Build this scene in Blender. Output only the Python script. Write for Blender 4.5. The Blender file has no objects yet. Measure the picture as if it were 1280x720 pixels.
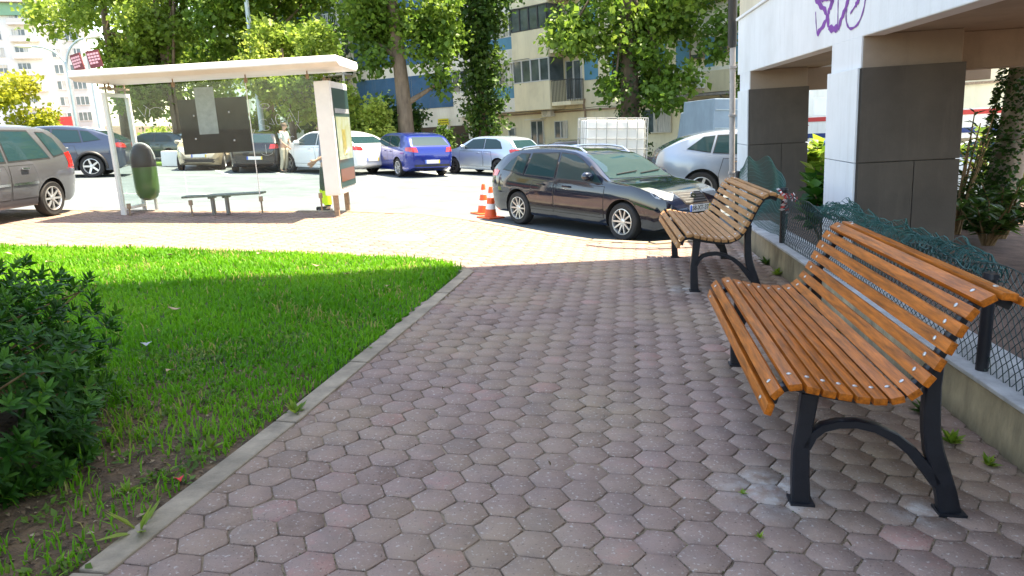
import bpy, bmesh, math, random
import numpy as np
from math import radians as R, sin, cos, pi
from mathutils import Vector, Matrix, Euler
from mathutils.bvhtree import BVHTree
from mathutils.geometry import delaunay_2d_cdt

random.seed(7)
rng = np.random.default_rng(7)
S = bpy.context.scene
COL = S.collection
LEAN = R(3.2)          # the street falls to the right: plumb things lean this much against the ground
ROADZ = -0.12

# ------------------------------------------------------------------ materials
def mat(name, col, rough=0.7, metal=0.0, var=0.0, scale=6.0, bump=0.0, bscale=None, coat=0.0, spec=None, stretch=None, col2=None, grime=0.0, gcol=(.16, .13, .10), foot=None):
    m = bpy.data.materials.new(name); m.use_nodes = True
    nt = m.node_tree; b = nt.nodes['Principled BSDF']
    c = (*col, 1)
    b.inputs['Base Color'].default_value = c
    b.inputs['Roughness'].default_value = rough
    b.inputs['Metallic'].default_value = metal
    b.inputs['Coat Weight'].default_value = coat
    if spec is not None: b.inputs['Specular IOR Level'].default_value = spec
    tc = nt.nodes.new('ShaderNodeTexCoord')
    src = tc.outputs['Object']
    if stretch:
        mp = nt.nodes.new('ShaderNodeMapping'); mp.inputs['Scale'].default_value = stretch
        nt.links.new(src, mp.inputs['Vector']); src = mp.outputs['Vector']
    if var > 0 or col2:
        n = nt.nodes.new('ShaderNodeTexNoise'); n.inputs['Scale'].default_value = scale
        n.inputs['Detail'].default_value = 6; n.inputs['Roughness'].default_value = .65
        nt.links.new(src, n.inputs['Vector'])
        rp = nt.nodes.new('ShaderNodeValToRGB')
        c2 = col2 if col2 else tuple(x * (1 - var) for x in col)
        c1 = col if col2 else tuple(min(1, x * (1 + var * .6)) for x in col)
        rp.color_ramp.elements[0].position = .32; rp.color_ramp.elements[1].position = .68
        rp.color_ramp.elements[0].color = (*c2, 1); rp.color_ramp.elements[1].color = (*c1, 1)
        nt.links.new(n.outputs['Fac'], rp.inputs['Fac']); nt.links.new(rp.outputs['Color'], b.inputs['Base Color'])
    if grime > 0:
        # rain streaks and scuffs of their own shape, running down the face
        col_out = b.inputs['Base Color'].links[0].from_socket if b.inputs['Base Color'].links else None
        mg = nt.nodes.new('ShaderNodeMapping'); mg.inputs['Scale'].default_value = (3.5, 3.5, .35); nt.links.new(tc.outputs['Object'], mg.inputs['Vector'])
        ng = nt.nodes.new('ShaderNodeTexNoise'); ng.inputs['Scale'].default_value = 2.2; ng.inputs['Detail'].default_value = 7; ng.inputs['Roughness'].default_value = .7; nt.links.new(mg.outputs[0], ng.inputs['Vector'])
        r1 = nt.nodes.new('ShaderNodeMapRange'); r1.inputs['From Min'].default_value = .50; r1.inputs['From Max'].default_value = .78; nt.links.new(ng.outputs['Fac'], r1.inputs['Value'])
        nb = nt.nodes.new('ShaderNodeTexNoise'); nb.inputs['Scale'].default_value = 1.1; nb.inputs['Detail'].default_value = 8; nt.links.new(tc.outputs['Object'], nb.inputs['Vector'])
        r2 = nt.nodes.new('ShaderNodeMapRange'); r2.inputs['From Min'].default_value = .52; r2.inputs['From Max'].default_value = .75; nt.links.new(nb.outputs['Fac'], r2.inputs['Value'])
        ad = nt.nodes.new('ShaderNodeMath'); ad.operation = 'MAXIMUM'; nt.links.new(r1.outputs[0], ad.inputs[0]); nt.links.new(r2.outputs[0], ad.inputs[1]); gf = ad.outputs[0]
        if foot:
            # splash dirt over the lowest part of the face
            sx = nt.nodes.new('ShaderNodeSeparateXYZ'); nt.links.new(tc.outputs['Object'], sx.inputs[0])
            r3 = nt.nodes.new('ShaderNodeMapRange'); r3.inputs['From Min'].default_value = foot; r3.inputs['From Max'].default_value = 0.0; nt.links.new(sx.outputs['Z'], r3.inputs['Value'])
            mu0 = nt.nodes.new('ShaderNodeMath'); mu0.operation = 'MULTIPLY'; nt.links.new(r3.outputs[0], mu0.inputs[0]); nt.links.new(ng.outputs['Fac'], mu0.inputs[1])
            mu1 = nt.nodes.new('ShaderNodeMath'); mu1.operation = 'MULTIPLY'; mu1.inputs[1].default_value = 2.2; nt.links.new(mu0.outputs[0], mu1.inputs[0])
            ad2 = nt.nodes.new('ShaderNodeMath'); ad2.operation = 'MAXIMUM'; nt.links.new(gf, ad2.inputs[0]); nt.links.new(mu1.outputs[0], ad2.inputs[1]); gf = ad2.outputs[0]
        mu = nt.nodes.new('ShaderNodeMath'); mu.operation = 'MULTIPLY'; mu.use_clamp = True; mu.inputs[1].default_value = grime; nt.links.new(gf, mu.inputs[0])
        mx = nt.nodes.new('ShaderNodeMix'); mx.data_type = 'RGBA'; nt.links.new(mu.outputs[0], mx.inputs['Factor'])
        if col_out is not None: nt.links.new(col_out, mx.inputs['A'])
        else: mx.inputs['A'].default_value = c
        mx.inputs['B'].default_value = (*gcol, 1); nt.links.new(mx.outputs['Result'], b.inputs['Base Color'])
    if bump > 0:
        n2 = nt.nodes.new('ShaderNodeTexNoise'); n2.inputs['Scale'].default_value = bscale or scale * 4
        n2.inputs['Detail'].default_value = 5
        nt.links.new(src, n2.inputs['Vector'])
        bp = nt.nodes.new('ShaderNodeBump'); bp.inputs['Strength'].default_value = bump; bp.inputs['Distance'].default_value = .02
        nt.links.new(n2.outputs['Fac'], bp.inputs['Height']); nt.links.new(bp.outputs['Normal'], b.inputs['Normal'])
    return m

def ramp_attr_mat(name, stops, rough=.6, transl=0.0, bump=0.0, bscale=60, noise=0.0, nscale=30, coat=0.0, spec=.4, dust=False):
    """colour of every leaf / blade / stone from its own 'tint' value"""
    m = bpy.data.materials.new(name); m.use_nodes = True
    nt = m.node_tree; b = nt.nodes['Principled BSDF']; out = nt.nodes['Material Output']
    at = nt.nodes.new('ShaderNodeAttribute'); at.attribute_name = 'tint'
    fac = at.outputs['Fac']
    if noise > 0:
        tc = nt.nodes.new('ShaderNodeTexCoord')
        n = nt.nodes.new('ShaderNodeTexNoise'); n.inputs['Scale'].default_value = nscale; n.inputs['Detail'].default_value = 8
        n.inputs['Roughness'].default_value = .7
        nt.links.new(tc.outputs['Object'], n.inputs['Vector'])
        ma = nt.nodes.new('ShaderNodeMath'); ma.operation = 'MULTIPLY_ADD'
        nt.links.new(n.outputs['Fac'], ma.inputs[0]); ma.inputs[1].default_value = noise
        ad = nt.nodes.new('ShaderNodeMath'); ad.operation = 'SUBTRACT'; ad.inputs[1].default_value = noise * .5
        nt.links.new(fac, ad.inputs[0]); nt.links.new(ad.outputs[0], ma.inputs[2]); fac = ma.outputs[0]
    rp = nt.nodes.new('ShaderNodeValToRGB')
    while len(rp.color_ramp.elements) < len(stops): rp.color_ramp.elements.new(.5)
    for e, (p, c) in zip(rp.color_ramp.elements, stops): e.position = p; e.color = (*c, 1)
    nt.links.new(fac, rp.inputs['Fac']); nt.links.new(rp.outputs['Color'], b.inputs['Base Color'])
    b.inputs['Roughness'].default_value = rough; b.inputs['Specular IOR Level'].default_value = spec
    if dust:
        # sandy dust lying in broad patches, and pale chips in the surface of the stones
        def nz(sc, lo, hi, det=4):
            n = nt.nodes.new('ShaderNodeTexNoise'); n.inputs['Scale'].default_value = sc; n.inputs['Detail'].default_value = det; nt.links.new(tc.outputs['Object'], n.inputs['Vector'])
            mr = nt.nodes.new('ShaderNodeMapRange'); mr.inputs['From Min'].default_value = lo; mr.inputs['From Max'].default_value = hi; nt.links.new(n.outputs['Fac'], mr.inputs['Value']); return mr.outputs[0]
        def mix(fac, k, col, colr):
            mu = nt.nodes.new('ShaderNodeMath'); mu.operation = 'MULTIPLY'; mu.inputs[1].default_value = k; nt.links.new(fac, mu.inputs[0])
            mx = nt.nodes.new('ShaderNodeMix'); mx.data_type = 'RGBA'; nt.links.new(mu.outputs[0], mx.inputs['Factor']); nt.links.new(col, mx.inputs['A']); mx.inputs['B'].default_value = (*colr, 1); return mx.outputs['Result']
        c = mix(nz(.7, .43, .68), .68, rp.outputs['Color'], (.325, .245, .16))
        c = mix(nz(1.9, .55, .75), .45, c, (.15, .115, .10))
        # lime bloom washed out round the feet of the benches
        for sx_, sy_, sr_ in ((1.17, 3.05, .30), (1.72, 2.86, .16), (1.70, 7.2, .25), (2.95, 9.0, .5)):
            vm = nt.nodes.new('ShaderNodeVectorMath'); vm.operation = 'DISTANCE'; nt.links.new(tc.outputs['Object'], vm.inputs[0]); vm.inputs[1].default_value = (sx_, sy_, 0)
            mr = nt.nodes.new('ShaderNodeMapRange'); mr.inputs['From Min'].default_value = sr_; mr.inputs['From Max'].default_value = sr_ * .25; nt.links.new(vm.outputs['Value'], mr.inputs['Value'])
            mm = nt.nodes.new('ShaderNodeMath'); mm.operation = 'MULTIPLY'; nt.links.new(mr.outputs[0], mm.inputs[0]); nt.links.new(nz(14, .38, .62), mm.inputs[1])
            c = mix(mm.outputs[0], .6, c, (.50, .48, .46))
        c = mix(nz(5, .50, .72), .40, c, (.17, .135, .125))
        c = mix(nz(55, .62, .70, 2), .55, c, (.50, .46, .43))
        c = mix(nz(80, .66, .72, 2), .7, c, (.07, .055, .05))
        nt.links.new(c, b.inputs['Base Color'])
    b.inputs['Coat Weight'].default_value = coat
    if bump > 0:
        tc = nt.nodes.new('ShaderNodeTexCoord')
        n2 = nt.nodes.new('ShaderNodeTexNoise'); n2.inputs['Scale'].default_value = bscale; n2.inputs['Detail'].default_value = 6
        nt.links.new(tc.outputs['Object'], n2.inputs['Vector'])
        bp = nt.nodes.new('ShaderNodeBump'); bp.inputs['Strength'].default_value = bump; bp.inputs['Distance'].default_value = .01
        nt.links.new(n2.outputs['Fac'], bp.inputs['Height']); nt.links.new(bp.outputs['Normal'], b.inputs['Normal'])
    if transl > 0:
        t = nt.nodes.new('ShaderNodeBsdfTranslucent'); nt.links.new(rp.outputs['Color'], t.inputs['Color'])
        mx = nt.nodes.new('ShaderNodeMixShader'); mx.inputs[0].default_value = transl
        nt.links.new(b.outputs[0], mx.inputs[1]); nt.links.new(t.outputs[0], mx.inputs[2]); nt.links.new(mx.outputs[0], out.inputs['Surface'])
    return m

def clear_glass(name, tint=(.93, .97, .96), refl=.09, dirt=.02):
    m = bpy.data.materials.new(name); m.use_nodes = True
    nt = m.node_tree; nt.nodes.remove(nt.nodes['Principled BSDF']); out = nt.nodes['Material Output']
    tr = nt.nodes.new('ShaderNodeBsdfTransparent'); tr.inputs['Color'].default_value = (*tint, 1)
    gl = nt.nodes.new('ShaderNodeBsdfGlossy'); gl.inputs['Roughness'].default_value = .02
    df = nt.nodes.new('ShaderNodeBsdfDiffuse'); df.inputs['Color'].default_value = (.7, .72, .7, 1)
    lw = nt.nodes.new('ShaderNodeLayerWeight'); lw.inputs['Blend'].default_value = .5
    pw = nt.nodes.new('ShaderNodeMath'); pw.operation = 'POWER'; pw.inputs[1].default_value = 5; nt.links.new(lw.outputs['Facing'], pw.inputs[0])
    fr = nt.nodes.new('ShaderNodeMath'); fr.operation = 'MULTIPLY_ADD'; fr.inputs[1].default_value = .8; fr.inputs[2].default_value = .018; nt.links.new(pw.outputs[0], fr.inputs[0])
    m1 = nt.nodes.new('ShaderNodeMixShader'); nt.links.new(fr.outputs[0], m1.inputs[0])
    nt.links.new(tr.outputs[0], m1.inputs[1]); nt.links.new(gl.outputs[0], m1.inputs[2])
    tc = nt.nodes.new('ShaderNodeTexCoord'); n = nt.nodes.new('ShaderNodeTexNoise'); n.inputs['Scale'].default_value = 2.5; n.inputs['Detail'].default_value = 8
    nt.links.new(tc.outputs['Object'], n.inputs['Vector'])
    mm = nt.nodes.new('ShaderNodeMath'); mm.operation = 'MULTIPLY'; mm.inputs[1].default_value = dirt; nt.links.new(n.outputs['Fac'], mm.inputs[0])
    m2 = nt.nodes.new('ShaderNodeMixShader'); nt.links.new(mm.outputs[0], m2.inputs[0])
    nt.links.new(m1.outputs[0], m2.inputs[1]); nt.links.new(df.outputs[0], m2.inputs[2]); nt.links.new(m2.outputs[0], out.inputs['Surface'])
    return m

M = {}
M['asphalt'] = mat('asphalt', (.118, .140, .148), .92, var=.25, scale=1.2, bump=.3, bscale=90)
M['dirt'] = mat('dirt', (.12, .075, .04), .95, var=.65, scale=9, bump=1.0, bscale=45)
M['lawn_soil'] = mat('lawn_soil', (.05, .075, .022), .95, var=.5, scale=5, bump=.6, bscale=40)
M['bed'] = mat('paving_mortar', (.24, .18, .12), .95, var=.78, scale=3.5, bump=.4, bscale=80)
M['kerb'] = mat('kerb_concrete', (.29, .235, .17), .9, grime=.5, gcol=(.11, .09, .06), var=.4, scale=5, bump=.3, bscale=60)
M['white_line'] = mat('road_paint', (.75, .75, .72), .8, var=.25, scale=8)
M['plaster_w'] = mat('white_plaster', (.70, .71, .73), .85, var=.06, scale=1.3, bump=.12, bscale=30, grime=.20, gcol=(.32, .29, .25))
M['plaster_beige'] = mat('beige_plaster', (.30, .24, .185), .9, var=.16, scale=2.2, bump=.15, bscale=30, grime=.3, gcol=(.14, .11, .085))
M['plaster_cream'] = mat('cream_plaster', (.62, .55, .42), .9, var=.2, scale=.9, bump=.1, bscale=20, stretch=(1, 1, .35))
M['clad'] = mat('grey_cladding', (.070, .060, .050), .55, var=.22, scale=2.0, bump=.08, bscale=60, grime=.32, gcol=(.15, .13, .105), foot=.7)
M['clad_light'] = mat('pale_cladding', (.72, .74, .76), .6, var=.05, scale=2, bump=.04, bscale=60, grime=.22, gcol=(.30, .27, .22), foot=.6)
M['clad_edge'] = mat('dark_joint', (.05, .045, .04), .7)
M['plinth'] = mat('stained_concrete', (.33, .275, .18), .9, grime=.6, gcol=(.085, .075, .05), foot=.12, var=.5, scale=3.5, bump=.35, bscale=40, stretch=(1, 1, .45))
M['plinth_top'] = mat('grey_coping', (.42, .43, .43), .9, var=.3, scale=5, bump=.3, bscale=60)
M['wood'] = mat('varnished_wood', (.40, .108, .010), .42, var=.6, scale=9, bump=.06, bscale=40, stretch=(6, .45, 6), coat=.05, spec=.25)
M['wood_old'] = mat('weathered_wood', (.37, .175, .06), .6, var=.4, scale=9, bump=.12, bscale=40, stretch=(6, .45, 6))
M['iron'] = mat('black_cast_iron', (.012, .014, .020), .38, metal=.2, var=.2, scale=20, bump=.08, bscale=120)
M['bolt'] = mat('zinc_bolt', (.52, .52, .52), .4, metal=.9, var=.3, scale=60)
M['wire'] = mat('green_wire', (.010, .082, .070), .55)
M['wire_dark'] = mat('dark_green_wire', (.012, .035, .032), .5)
M['white_metal'] = mat('white_metal', (.78, .75, .70), .45, var=.08, scale=3)
M['grey_metal'] = mat('grey_metal', (.42, .43, .42), .4, metal=.5, var=.15, scale=6)
M['lamp_metal'] = mat('galvanised_steel', (.42, .50, .52), .45, metal=.3, var=.15, scale=4)
M['rust'] = mat('brown_bracket', (.33, .23, .15), .7, var=.4, scale=20)
M['dark'] = mat('dark_plastic', (.02, .02, .022), .5)
M['poster'] = mat('dark_poster_board', (.022, .020, .017), .5, var=.5, scale=4, spec=.2)
M['bench_metal'] = mat('worn_bench_steel', (.22, .21, .19), .5, metal=.3, var=.3, scale=8)
M['paper'] = mat('grey_paper', (.30, .31, .31), .7, var=.2, scale=9)
M['glass'] = clear_glass('shelter_glass')
M['scratch'] = mat('scratch_marks', (.75, .8, .78), .8)
M['tyre'] = mat('tyre_rubber', (.022, .021, .021), .8, var=.3, scale=12)
M['rim'] = mat('alloy', (.62, .62, .62), .3, metal=.75)
M['rim_dark'] = mat('brake_dark', (.04, .04, .04), .5, metal=.4)
M['cglass'] = mat('car_glass', (.016, .042, .048), .03, coat=.0, spec=.38)
M['trim'] = mat('black_trim', (.02, .02, .021), .5)
M['red_lamp'] = mat('tail_lamp', (.55, .02, .02), .15, coat=1)
M['bark_dark'] = mat('dark_bark', (.10, .075, .05), .95, var=.5, scale=3.5, bump=1.0, bscale=14, stretch=(1, 1, .3))
M['lamp_glass'] = mat('head_lamp', (.34, .36, .37), .12, metal=.3, coat=1)
M['chrome'] = mat('chrome', (.75, .75, .76), .15, metal=1)
M['plate'] = mat('plate_white', (.8, .8, .78), .5)
M['plate_blue'] = mat('plate_blue', (.03, .12, .55), .5)
M['plate_yellow'] = mat('plate_yellow', (.75, .55, .03), .5)
M['ink'] = mat('black_ink', (.02, .02, .02), .6)
M['green_plastic'] = mat('green_bin_plastic', (.05, .11, .022), .3, var=.2, scale=5, coat=.4)
M['orange'] = mat('cone_orange', (.85, .12, .03), .5, var=.1, scale=10)
M['cone_white'] = mat('cone_white', (.85, .8, .78), .5)
M['skin'] = mat('skin', (.50, .30, .21), .55)
M['hair'] = mat('grey_brown_hair', (.10, .065, .04), .7)
M['shirt_pale'] = mat('pale_shirt', (.56, .62, .57), .85, var=.1, scale=10)
M['trouser_pale'] = mat('khaki_trousers', (.46, .42, .32), .85, var=.1, scale=10)
M['trouser_dark'] = mat('dark_work_trousers', (.05, .07, .05), .85)
M['shirt_blue'] = mat('blue_grey_shirt', (.25, .27, .36), .85)
M['hi_vis'] = mat('hi_vis_yellow', (.65, .85, .03), .6)
M['shoe'] = mat('dark_shoe', (.03, .025, .02), .6)
M['ibc_white'] = mat('milky_tank', (.86, .85, .80), .5)
M['bark'] = mat('bark', (.20, .145, .10), .95, var=.5, scale=3.5, bump=1.0, bscale=14, stretch=(1, 1, .3))
M['bark_grey'] = mat('grey_bark', (.26, .22, .17), .95, var=.45, scale=3, bump=.7, bscale=12, stretch=(1, 1, .3))
M['purple'] = mat('purple_spray_paint', (.21, .05, .33), .6, var=.15, scale=8)
M['pipe'] = mat('grey_pipe', (.38, .35, .33), .7, var=.3, scale=6, stretch=(1, 1, .3))
M['blue_wall'] = mat('blue_panel', (.038, .135, .27), .7, grime=.25, gcol=(.25, .25, .24), var=.18, scale=1.2)
M['blue_light'] = mat('light_blue_panel', (.10, .30, .44), .7, var=.15, scale=1.2)
M['facade_white'] = mat('old_white_render', (.85, .82, .73), .9, grime=.25, gcol=(.34, .28, .18), var=.12, scale=.9, bump=.1, bscale=12, stretch=(1, 1, .3))
M['facade_cream'] = mat('old_cream_render', (.84, .75, .53), .9, grime=.25, gcol=(.34, .27, .16), var=.14, scale=.8, bump=.1, bscale=12, stretch=(1, 1, .3))
M['win_frame'] = mat('window_frame', (.62, .62, .60), .5)
M['win_dark'] = mat('dark_window_frame', (.05, .05, .05), .5)
M['curtain'] = mat('window_curtain', (.55, .53, .48), .25, spec=.6, var=.35, scale=5, stretch=(3, 3, .3))
M['win_glass'] = mat('window_glass', (.10, .13, .14), .06, spec=.8, var=.5, scale=1.1)
M['shutter'] = mat('roller_shutter', (.62, .57, .47), .7)
M['garage'] = mat('brown_garage_door', (.075, .045, .028), .6, var=.2, scale=3)
M['green_band'] = mat('green_render', (.22, .42, .29), .85, var=.1, scale=1)
M['tower_white'] = mat('tower_white_render', (.78, .78, .76), .85, var=.06, scale=.5)
M['red_paint'] = mat('red_paint', (.55, .05, .04), .6)
M['blue_paint'] = mat('blue_paint', (.02, .045, .16), .6)
M['board_red'] = mat('dark_red_board', (.18, .03, .035), .5)
M['board_pink'] = mat('pale_pink_lettering', (.85, .45, .48), .6)
M['yellow_sign'] = mat('yellow_sign', (.72, .62, .03), .5)
M['yellow_sign_dull'] = mat('ochre_poster_shape', (.30, .26, .07), .4, coat=.4, var=.4, scale=8)
M['tape_white'] = mat('tape_white', (.8, .78, .78), .4)
M['litter'] = mat('dry_leaf', (.42, .30, .19), .85, var=.3, scale=30)
M['flower_or'] = mat('orange_petals', (.80, .30, .02), .6)
M['flower_red'] = mat('red_petals', (.70, .03, .04), .6)
M['grey_box'] = mat('grey_truck_box', (.20, .27, .33), .6, var=.15, scale=2)
M['stem'] = mat('plant_stem', (.20, .13, .06), .9, var=.3, scale=20)
M['teal'] = mat('teal_poster_field', (.02, .055, .05), .4, coat=.4)
M['ad_pale'] = mat('pale_poster_picture', (.24, .26, .10), .4, var=.5, scale=5, col2=(.34, .40, .36), coat=.4)
M['ad_orange'] = mat('orange_poster_patch', (.16, .06, .03), .4, coat=.4)

PAVE = ramp_attr_mat('hexagonal_paver', [(0, (.170, .114, .092)), (.3, (.248, .174, .145)), (.5, (.278, .198, .165)), (.68, (.292, .204, .174)), (.84, (.348, .203, .175)), (1, (.33, .255, .218))], .88, bump=.6, bscale=110, noise=1.0, nscale=11, spec=.15, dust=True)
GRASS = ramp_attr_mat('grass_blade', [(0, (.05, .19, .007)), (.5, (.105, .33, .012)), (.85, (.19, .43, .022)), (1, (.38, .34, .11))], .55, transl=.48, spec=.25)
LEAF_MID = ramp_attr_mat('leaf_mid', [(0, (.045, .105, .014)), (.5, (.12, .225, .028)), (1, (.28, .39, .055))], .45, transl=.52)
LEAF_LIGHT = ramp_attr_mat('leaf_light', [(0, (.10, .17, .024)), (.5, (.25, .36, .055)), (1, (.44, .50, .10))], .5, transl=.54)
LEAF_YEL = ramp_attr_mat('leaf_yellow', [(0, (.20, .25, .02)), (.5, (.38, .40, .04)), (1, (.52, .50, .07))], .5, transl=.48)
LEAF_DARK = ramp_attr_mat('leaf_dark', [(0, (.018, .05, .010)), (.5, (.045, .11, .018)), (1, (.11, .19, .03))], .45, transl=.42)
LEAF_BUSH = ramp_attr_mat('leaf_bush', [(0, (.007, .048, .004)), (.5, (.022, .10, .008)), (1, (.08, .21, .018))], .5, transl=.3, spec=.25)
LEAF_FIG = ramp_attr_mat('leaf_fig', [(0, (.06, .14, .015)), (.5, (.16, .28, .025)), (1, (.34, .42, .05))], .4, transl=.45)

# ------------------------------------------------------------------ object helpers
def tag(o, label=None, cat=None, group=None, kind=None):
    if label: o['label'] = label
    if cat: o['category'] = cat
    if group: o['group'] = group
    if kind: o['kind'] = kind
    return o

def leanrot(rz=0.0):
    return (Matrix.Rotation(-LEAN, 4, 'Y') @ Matrix.Rotation(rz, 4, 'Z')).to_euler()

def thing(name, label, cat, loc=(0, 0, 0), rz=0.0, group=None, lean=False, scale=1.0):
    o = bpy.data.objects.new(name, None); COL.objects.link(o)
    o.location = loc; o.rotation_euler = leanrot(rz) if lean else (0, 0, rz)
    o.scale = (scale,) * 3; o.empty_display_size = .2
    return tag(o, label, cat, group)

def link_mesh(name, me, mats, parent=None, smooth=None):
    for m in (mats if isinstance(mats, (list, tuple)) else [mats]): me.materials.append(m)
    o = bpy.data.objects.new(name, me); COL.objects.link(o)
    if parent is not None: o.parent = parent
    if smooth is not None:
        me.shade_smooth(); me.set_sharp_from_angle(angle=R(smooth))
    return o

class MB:
    def __init__(s): s.v = []; s.f = []; s.m = []
    def add(s, v, f, mi=0):
        n = len(s.v); s.v += [tuple(p) for p in v]; s.f += [tuple(i + n for i in q) for q in f]; s.m += [mi] * len(f); return s
    def box(s, x0, x1, y0, y1, z0, z1, mi=0, T=None, ch=0.0):
        if x1 < x0: x0, x1 = x1, x0
        if y1 < y0: y0, y1 = y1, y0
        if z1 < z0: z0, z1 = z1, z0
        if ch > 0:
            bm = bmesh.new(); bmesh.ops.create_cube(bm, size=1)
            for v in bm.verts: v.co = Vector(((x0 + x1) / 2 + v.co.x * (x1 - x0), (y0 + y1) / 2 + v.co.y * (y1 - y0), (z0 + z1) / 2 + v.co.z * (z1 - z0)))
            bmesh.ops.bevel(bm, geom=bm.edges[:], offset=ch, segments=2, affect='EDGES', profile=.6)
            bm.verts.index_update()
            v = [p.co.copy() for p in bm.verts]; f = [[q.index for q in fc.verts] for fc in bm.faces]; bm.free()
        else:
            v = [Vector(p) for p in ((x0, y0, z0), (x1, y0, z0), (x1, y1, z0), (x0, y1, z0), (x0, y0, z1), (x1, y0, z1), (x1, y1, z1), (x0, y1, z1))]
            f = [(0, 3, 2, 1), (4, 5, 6, 7), (0, 1, 5, 4), (1, 2, 6, 5), (2, 3, 7, 6), (3, 0, 4, 7)]
        if T is not None: v = [T @ p for p in v]
        return s.add(v, f, mi)
    def tube(s, pts, rad, seg=10, mi=0, caps=True, closed=False, flat=None):
        pts = [Vector(p) for p in pts]; n = len(pts)
        rs = rad if isinstance(rad, (list, tuple)) else [rad] * n
        up = Vector((0, 0, 1)); v = []; prev = None
        for i, p in enumerate(pts):
            a = pts[i - 1] if (i > 0 or closed) else p
            b = pts[(i + 1) % n] if (i < n - 1 or closed) else p
            t = (b - a); t = t.normalized() if t.length > 1e-9 else Vector((0, 0, 1))
            if prev is None:
                ref = up if abs(t.z) < .95 else Vector((1, 0, 0)); nx = t.cross(ref).normalized()
            else:
                nx = (prev - t * prev.dot(t)); nx = nx.normalized() if nx.length > 1e-6 else t.cross(up).normalized()
            prev = nx; ny = t.cross(nx)
            for k in range(seg):
                a2 = 2 * pi * k / seg
                v.append(p + nx * (cos(a2) * rs[i]) + ny * (sin(a2) * rs[i] * (flat or 1)))
        f = []
        for i in range(n if closed else n - 1):
            for k in range(seg):
                j = (i + 1) % n
                f.append((i * seg + k, i * seg + (k + 1) % seg, j * seg + (k + 1) % seg, j * seg + k))
        if caps and not closed:
            f.append(tuple(range(seg))[::-1]); f.append(tuple((n - 1) * seg + k for k in range(seg)))
        return s.add(v, f, mi)
    def lathe(s, prof, seg=24, mi=0, T=None, sx=1, sy=1, caps=True):
        v = []; f = []
        for r, z in prof:
            for k in range(seg):
                a = 2 * pi * k / seg; v.append(Vector((cos(a) * r * sx, sin(a) * r * sy, z)))
        for i in range(len(prof) - 1):
            for k in range(seg): f.append((i * seg + k, i * seg + (k + 1) % seg, (i + 1) * seg + (k + 1) % seg, (i + 1) * seg + k))
        if caps: f.append(tuple(range(seg))[::-1]); f.append(tuple((len(prof) - 1) * seg + k for k in range(seg)))
        if T is not None: v = [T @ p for p in v]
        return s.add(v, f, mi)
    def prism(s, poly, a0, a1, axis='z', mi=0, T=None):
        n = len(poly)
        def P(p, a): return Vector((p[0], p[1], a)) if axis == 'z' else Vector((p[0], a, p[1])) if axis == 'y' else Vector((a, p[0], p[1]))
        v = [P(p, a0) for p in poly] + [P(p, a1) for p in poly]
        f = [tuple(range(n))[::-1], tuple(range(n, 2 * n))] + [(i, (i + 1) % n, n + (i + 1) % n, n + i) for i in range(n)]
        if T is not None: v = [T @ p for p in v]
        return s.add(v, f, mi)
    def build(s, name, mats, parent=None, smooth=None, bevel=0.0, fix=True):
        me = bpy.data.meshes.new(name); me.from_pydata([tuple(p) for p in s.v], [], s.f)
        me.polygons.foreach_set('material_index', s.m)
        if fix:
            bm = bmesh.new(); bm.from_mesh(me); bmesh.ops.recalc_face_normals(bm, faces=bm.faces[:]); bm.to_mesh(me); bm.free()
        me.update()
        o = link_mesh(name, me, mats, parent, smooth)
        if bevel > 0:
            md = o.modifiers.new('bevel', 'BEVEL'); md.width = bevel; md.segments = 2; md.limit_method = 'ANGLE'; md.angle_limit = R(40)
        return o

def copy_tree(o, parent=None):
    c = o.copy(); COL.objects.link(c)
    if parent is not None: c.parent = parent
    for ch in list(o.children): copy_tree(ch, c)
    return c

def text(name, body, size, material, parent, loc, rot, ext=.001, align='CENTER'):
    cu = bpy.data.curves.new(name, 'FONT'); cu.body = body; cu.size = size; cu.extrude = ext
    cu.align_x = align; cu.align_y = 'CENTER'; cu.materials.append(material)
    t = bpy.data.objects.new('lettering_source', cu); COL.objects.link(t); bpy.context.view_layer.update()
    me = bpy.data.meshes.new_from_object(t.evaluated_get(bpy.context.evaluated_depsgraph_get())); me.name = name
    bpy.data.objects.remove(t); bpy.data.curves.remove(cu)
    o = bpy.data.objects.new(name, me); COL.objects.link(o); o.parent = parent; o.location = loc; o.rotation_euler = rot
    if not me.materials: me.materials.append(material)
    return o

def np_mesh(name, V, F, mats, parent=None, tint=None, smooth=False):
    """V (n,3), F list of arrays (m,k)"""
    me = bpy.data.meshes.new(name)
    me.vertices.add(len(V)); me.vertices.foreach_set('co', np.asarray(V, np.float32).ravel())
    loops = np.concatenate([f.ravel() for f in F]).astype(np.int32)
    tot = np.concatenate([np.full(len(f), f.shape[1]) for f in F]).astype(np.int32)
    st = np.concatenate([[0], np.cumsum(tot)[:-1]]).astype(np.int32)
    me.loops.add(len(loops)); me.loops.foreach_set('vertex_index', loops)
    me.polygons.add(len(tot)); me.polygons.foreach_set('loop_start', st); me.polygons.foreach_set('loop_total', tot)
    if tint is not None:
        a = me.attributes.new('tint', 'FLOAT', 'POINT'); a.data.foreach_set('value', np.asarray(tint, np.float32))
    me.update(); me.validate()
    if smooth: me.shade_smooth()
    return link_mesh(name, me, mats, parent)

def unit(v): return v / np.maximum(np.linalg.norm(v, axis=-1, keepdims=True), 1e-9)

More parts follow.
